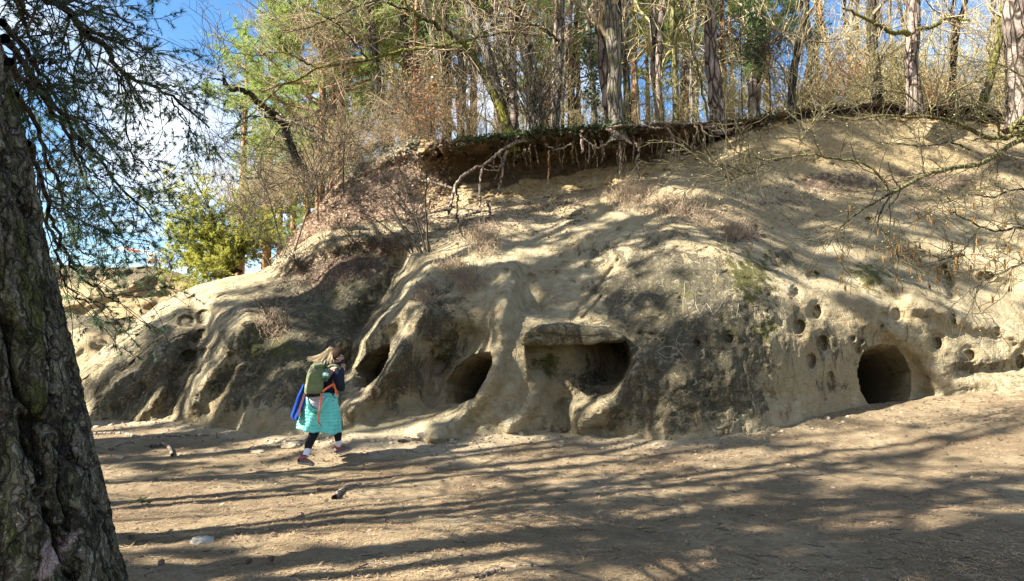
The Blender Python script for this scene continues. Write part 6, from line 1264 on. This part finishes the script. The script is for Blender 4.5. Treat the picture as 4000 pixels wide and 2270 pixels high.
    hw = np.interp(GV, [0, .5, .8, 1], [1, .82, .5, .08]); px = 488 + GU * hw * 92 + GV * 4; py = 642 + GV * 125; q = rel(at(1050 + px / 2.6, 1300 + py / 2.6, 9.475 + .045 * (GU * hw) ** 2 - .028 * GV - .012 * np.abs(np.sin(GV * 14))))
    obj('jacket_lining', mesh('jacket_lining', q.reshape(-1, 3), grid_faces(18, 22)), MG, jk).modifiers.new('t', 'SOLIDIFY').thickness = .01
    cr = Geo(); cpx = np.array([(392, 655), (400, 720), (430, 775), (480, 800), (530, 770), (572, 700), (600, 655)]); q = rel(at(1050 + cpx[:, 0] / 2.6, 1300 + cpx[:, 1] / 2.6, np.array([9.50, 9.46, 9.44, 9.43, 9.44, 9.46, 9.50]))); cr.tubes(smooth_poly(q, 26), np.interp(np.linspace(0, 1, 26), [0, .5, 1], [.020, .034, .022]), 9); cr.build('jacket_collar', MT, jk)
    # ---------------------------------------------------------------- backpack: a thing of its own
    bc = C(472, 470, 9.50); bp = thing('backpack', 'olive green hiking backpack with orange straps on the back of the woman', 'backpack', tuple(bc)); tl = .24
    oy = unit(-H * math.cos(tl) + UP * 0 - UP * .10); ox = unit(np.cross(UP, oy)); oz = unit(np.cross(oy, ox)); oz = unit(oz + H * .22 + Lf * 0); ox = unit(np.cross(oz, oy) * -1); A = np.array([ox, oy, oz])
    MO = NT('olive_cloth', .85, .2); MO.color(MO.ramp(MO.noise(14, 4, .6), [(.3, (.115, .135, .060)), (.7, (.175, .195, .095))])); MO.bump(MO.noise(11, 4, .6), .03, .7); MO = MO.m; MB2 = mat_simple('black_cloth', (.010, .010, .011), (.022, .021, .020), 20, .9); MOR = mat_simple('orange_webbing', (.58, .115, .045), (.70, .16, .065), 30, .7); MGB = mat_simple('grey_webbing', (.26, .27, .20), (.33, .34, .26), 30, .8)
    def sup(c, r, e=.45, n=40, m=28, shape=None):
        th = np.linspace(0, math.pi, m); ph = np.linspace(0, 2 * math.pi, n, endpoint=False); T, Pp = np.meshgrid(th, ph, indexing='ij'); pw = lambda x: np.sign(x) * np.abs(x) ** e
        L = np.stack([pw(np.sin(T)) * pw(np.cos(Pp)) * r[0], pw(np.sin(T)) * pw(np.sin(Pp)) * r[1], pw(np.cos(T)) * r[2]], -1).reshape(-1, 3)
        if shape: L = shape(L)
        L = L * (1 + .018 * fbm(L * 9, 3))[:, None]; i = np.arange(m - 1)[:, None] * n; j = np.arange(n)[None]; j2 = (j + 1) % n
        return (np.array(c) + L) @ A, np.stack([i + j, i + n + j, i + n + j2, i + j2], -1).reshape(-1, 4)
    bulge = lambda L: np.stack([L[:, 0] * (1.05 - .22 * (L[:, 2] / .24)), L[:, 1] * (1.05 - .28 * (L[:, 2] / .24)), L[:, 2]], 1)
    def part(name, vq, m, par=bp, sm=True): return obj(name, mesh(name, *vq, smooth=sm), m, par)
    body = part('main_bag', sup((0, 0, -.02), (.152, .095, .205), .5, shape=bulge), MO); part('bottom_panel', sup((0, .0, -.185), (.158, .102, .055), .5), MB2); part('roll_top', sup((0, -.005, .178), (.132, .084, .034), .6), MO); part('front_pocket', sup((0, .075, -.03), (.105, .038, .135), .5), MO)
    part('side_pocket', sup((-.145, -.01, -.09), (.022, .065, .11), .5), MO); part('side_pocket', sup((.145, -.01, -.09), (.022, .065, .11), .5), MO)
    lgp = part('logo_patch', sup((.035, .114, -.085), (.022, .004, .020), .4, 16, 10), mat_simple('white_patch', (.62, .62, .56), (.68, .68, .62), 5, .6)); part('logo_mark', sup((.035, .119, -.085), (.009, .003, .010), .9, 14, 8), MO, lgp)
    tb = Geo(); L2 = lambda *p: np.array(p) @ A
    tb.tubes(smooth_poly([L2(0, -.07, .19), L2(0, .04, .215), L2(0, .095, .14), L2(0, .115, .05)], 14), np.full(14, .010), 6); tb.tubes(smooth_poly([L2(-.12, -.06, .19), L2(-.09, .06, .165), L2(-.03, .10, .12)], 12), np.full(12, .008), 6); tb.tubes(smooth_poly([L2(0, -.09, .19), L2(.02, -.11, .25), L2(.04, -.09, .19)], 10), np.full(10, .008), 6); tb.build('top_strap', MGB, bp)
    def strap(name, pts, ds, w, m, par=bp):
        q = np.array(pts, float); d = np.interp(np.linspace(0, 1, len(q)), np.linspace(0, 1, len(ds)), ds); P = smooth_poly(C(q[:, 0], q[:, 1], d) - bc, 18); T = np.gradient(P, axis=0); S = unit(np.cross(T, np.array([0, 1., 0]))) * w; G = Geo(); n = len(P); V = np.concatenate([P - S, P + S, P - S + [0, .006, 0], P + S + [0, .006, 0]]); Qs = []
        for i in range(n - 1): Qs += [(i, i + 1, n + i + 1, n + i), (2 * n + i, 3 * n + i, 3 * n + i + 1, 2 * n + i + 1), (i, 2 * n + i, 2 * n + i + 1, i + 1), (n + i, n + i + 1, 3 * n + i + 1, 3 * n + i)]
        return obj(name, mesh(name, V, Qs), m, par)
    strap('shoulder_strap', [(600, 350), (632, 332), (672, 330), (705, 348), (722, 372)], (9.52, 9.5, 9.46), .016, MO); strap('shoulder_strap', [(585, 345), (610, 318), (640, 316)], (9.62, 9.68, 9.74), .014, MO)
    strap('hip_belt', [(545, 600), (565, 582), (610, 550), (662, 520)], (9.36, 9.38, 9.40), .015, MOR); strap('hip_belt', [(660, 520), (672, 565), (684, 610), (692, 648)], (9.40, 9.41, 9.42), .013, MOR)
    strap('dangling_strap', [(533, 612), (528, 660), (517, 760), (508, 850), (503, 920)], (9.36, 9.34, 9.30, 9.28), .012, MOR); strap('strap_end', [(500, 915), (520, 925), (532, 945), (536, 955)], (9.28, 9.27), .007, mat_simple('rust_cord', (.20, .07, .04), (.25, .09, .05), 9, .8)); strap('dangling_strap', [(362, 618), (345, 675), (318, 745), (312, 800), (302, 855)], (9.36, 9.34, 9.33), .013, mat_simple('salmon_webbing', (.62, .20, .13), (.70, .25, .17), 30, .7))
    # water bottle in the side pocket
    b0 = C(566, 470, 9.36); b1 = C(590, 372, 9.40); ax = b1 - b0; Lb = np.linalg.norm(ax); ax = ax / Lb; bt = thing('water_bottle', 'green plastic water bottle stuck in the side pocket of the backpack', 'bottle', tuple(b0))
    kb = NT('green_bottle', .15, .5); kb.color((.03, .26, .12)); kb.b.inputs['Transmission Weight'].default_value = .35; g = Geo(); t = np.array([0, .02, .25, .5, .55, .62, .8, .9, .905, 1]); g.tubes(np.stack([ax * Lb * x for x in t]), np.array([.030, .040, .041, .041, .038, .041, .036, .015, .016, .016]), 18); g.build('bottle_body', kb.m, bt)
    g = Geo(); g.tubes(np.stack([ax * Lb * x for x in (.28, .29, .58, .59)]), np.array([.0415, .0425, .0425, .0415]), 18); g.build('bottle_label', mat_simple('pale_label', (.55, .68, .60), (.75, .80, .76), 22, .5), bt); g = Geo(); g.tubes(np.stack([ax * Lb * x for x in (.98, .99, 1.10, 1.105)]), np.array([.012, .018, .018, .004]), 14); g.build('bottle_cap', mat_simple('dark_green_cap', (.01, .10, .05), (.015, .12, .06), 8, .4), bt)
    # blue fleece hanging off the far side of the pack
    ctr = np.array([(362, 520), (345, 590), (325, 660), (310, 730), (285, 800), (268, 850), (272, 885)], float); wd_ = np.array([16, 34, 48, 50, 46, 42, 20]); n = 60; c = smooth_poly(ctr, n); w = np.interp(np.linspace(0, 1, n), np.linspace(0, 1, 7), wd_); d = np.linspace(9.60, 9.48, n); na = 26; P = []
    for k in range(n):
        t = np.linspace(0, 2 * math.pi, na, endpoint=False); m_ = C(c[k, 0] + np.cos(t) * w[k] * (1 + .10 * np.sin(3 * t + k * .1)), c[k, 1] + 0 * t, d[k] + .055 * np.sin(t) + .018 * np.sin(t * 4 + k * .05)); P.append(m_)
    P = np.stack(P); b0 = P[0].mean(0); V = (P - b0).reshape(-1, 3); i = np.arange(n - 1)[:, None] * na; j = np.arange(na)[None]; j2 = (j + 1) % na; Q = np.stack([i + j, i + na + j, i + na + j2, i + j2], -1).reshape(-1, 4)
    MBL = mat_simple('royal_blue_fleece', (.010, .040, .22), (.018, .075, .36), 40, .95, .02); V = np.concatenate([V, [V[:na].mean(0), V[-na:].mean(0)]]); T = [(n * na, k, (k + 1) % na) for k in range(na)] + [(n * na + 1, (n - 1) * na + (k + 1) % na, (n - 1) * na + k) for k in range(na)]
    bj = obj('blue_fleece', mesh('blue_fleece', V, Q, T), MBL, None, tuple(b0)); tag(bj, 'royal blue fleece hanging from the far side of the backpack', 'fleece')
walker()
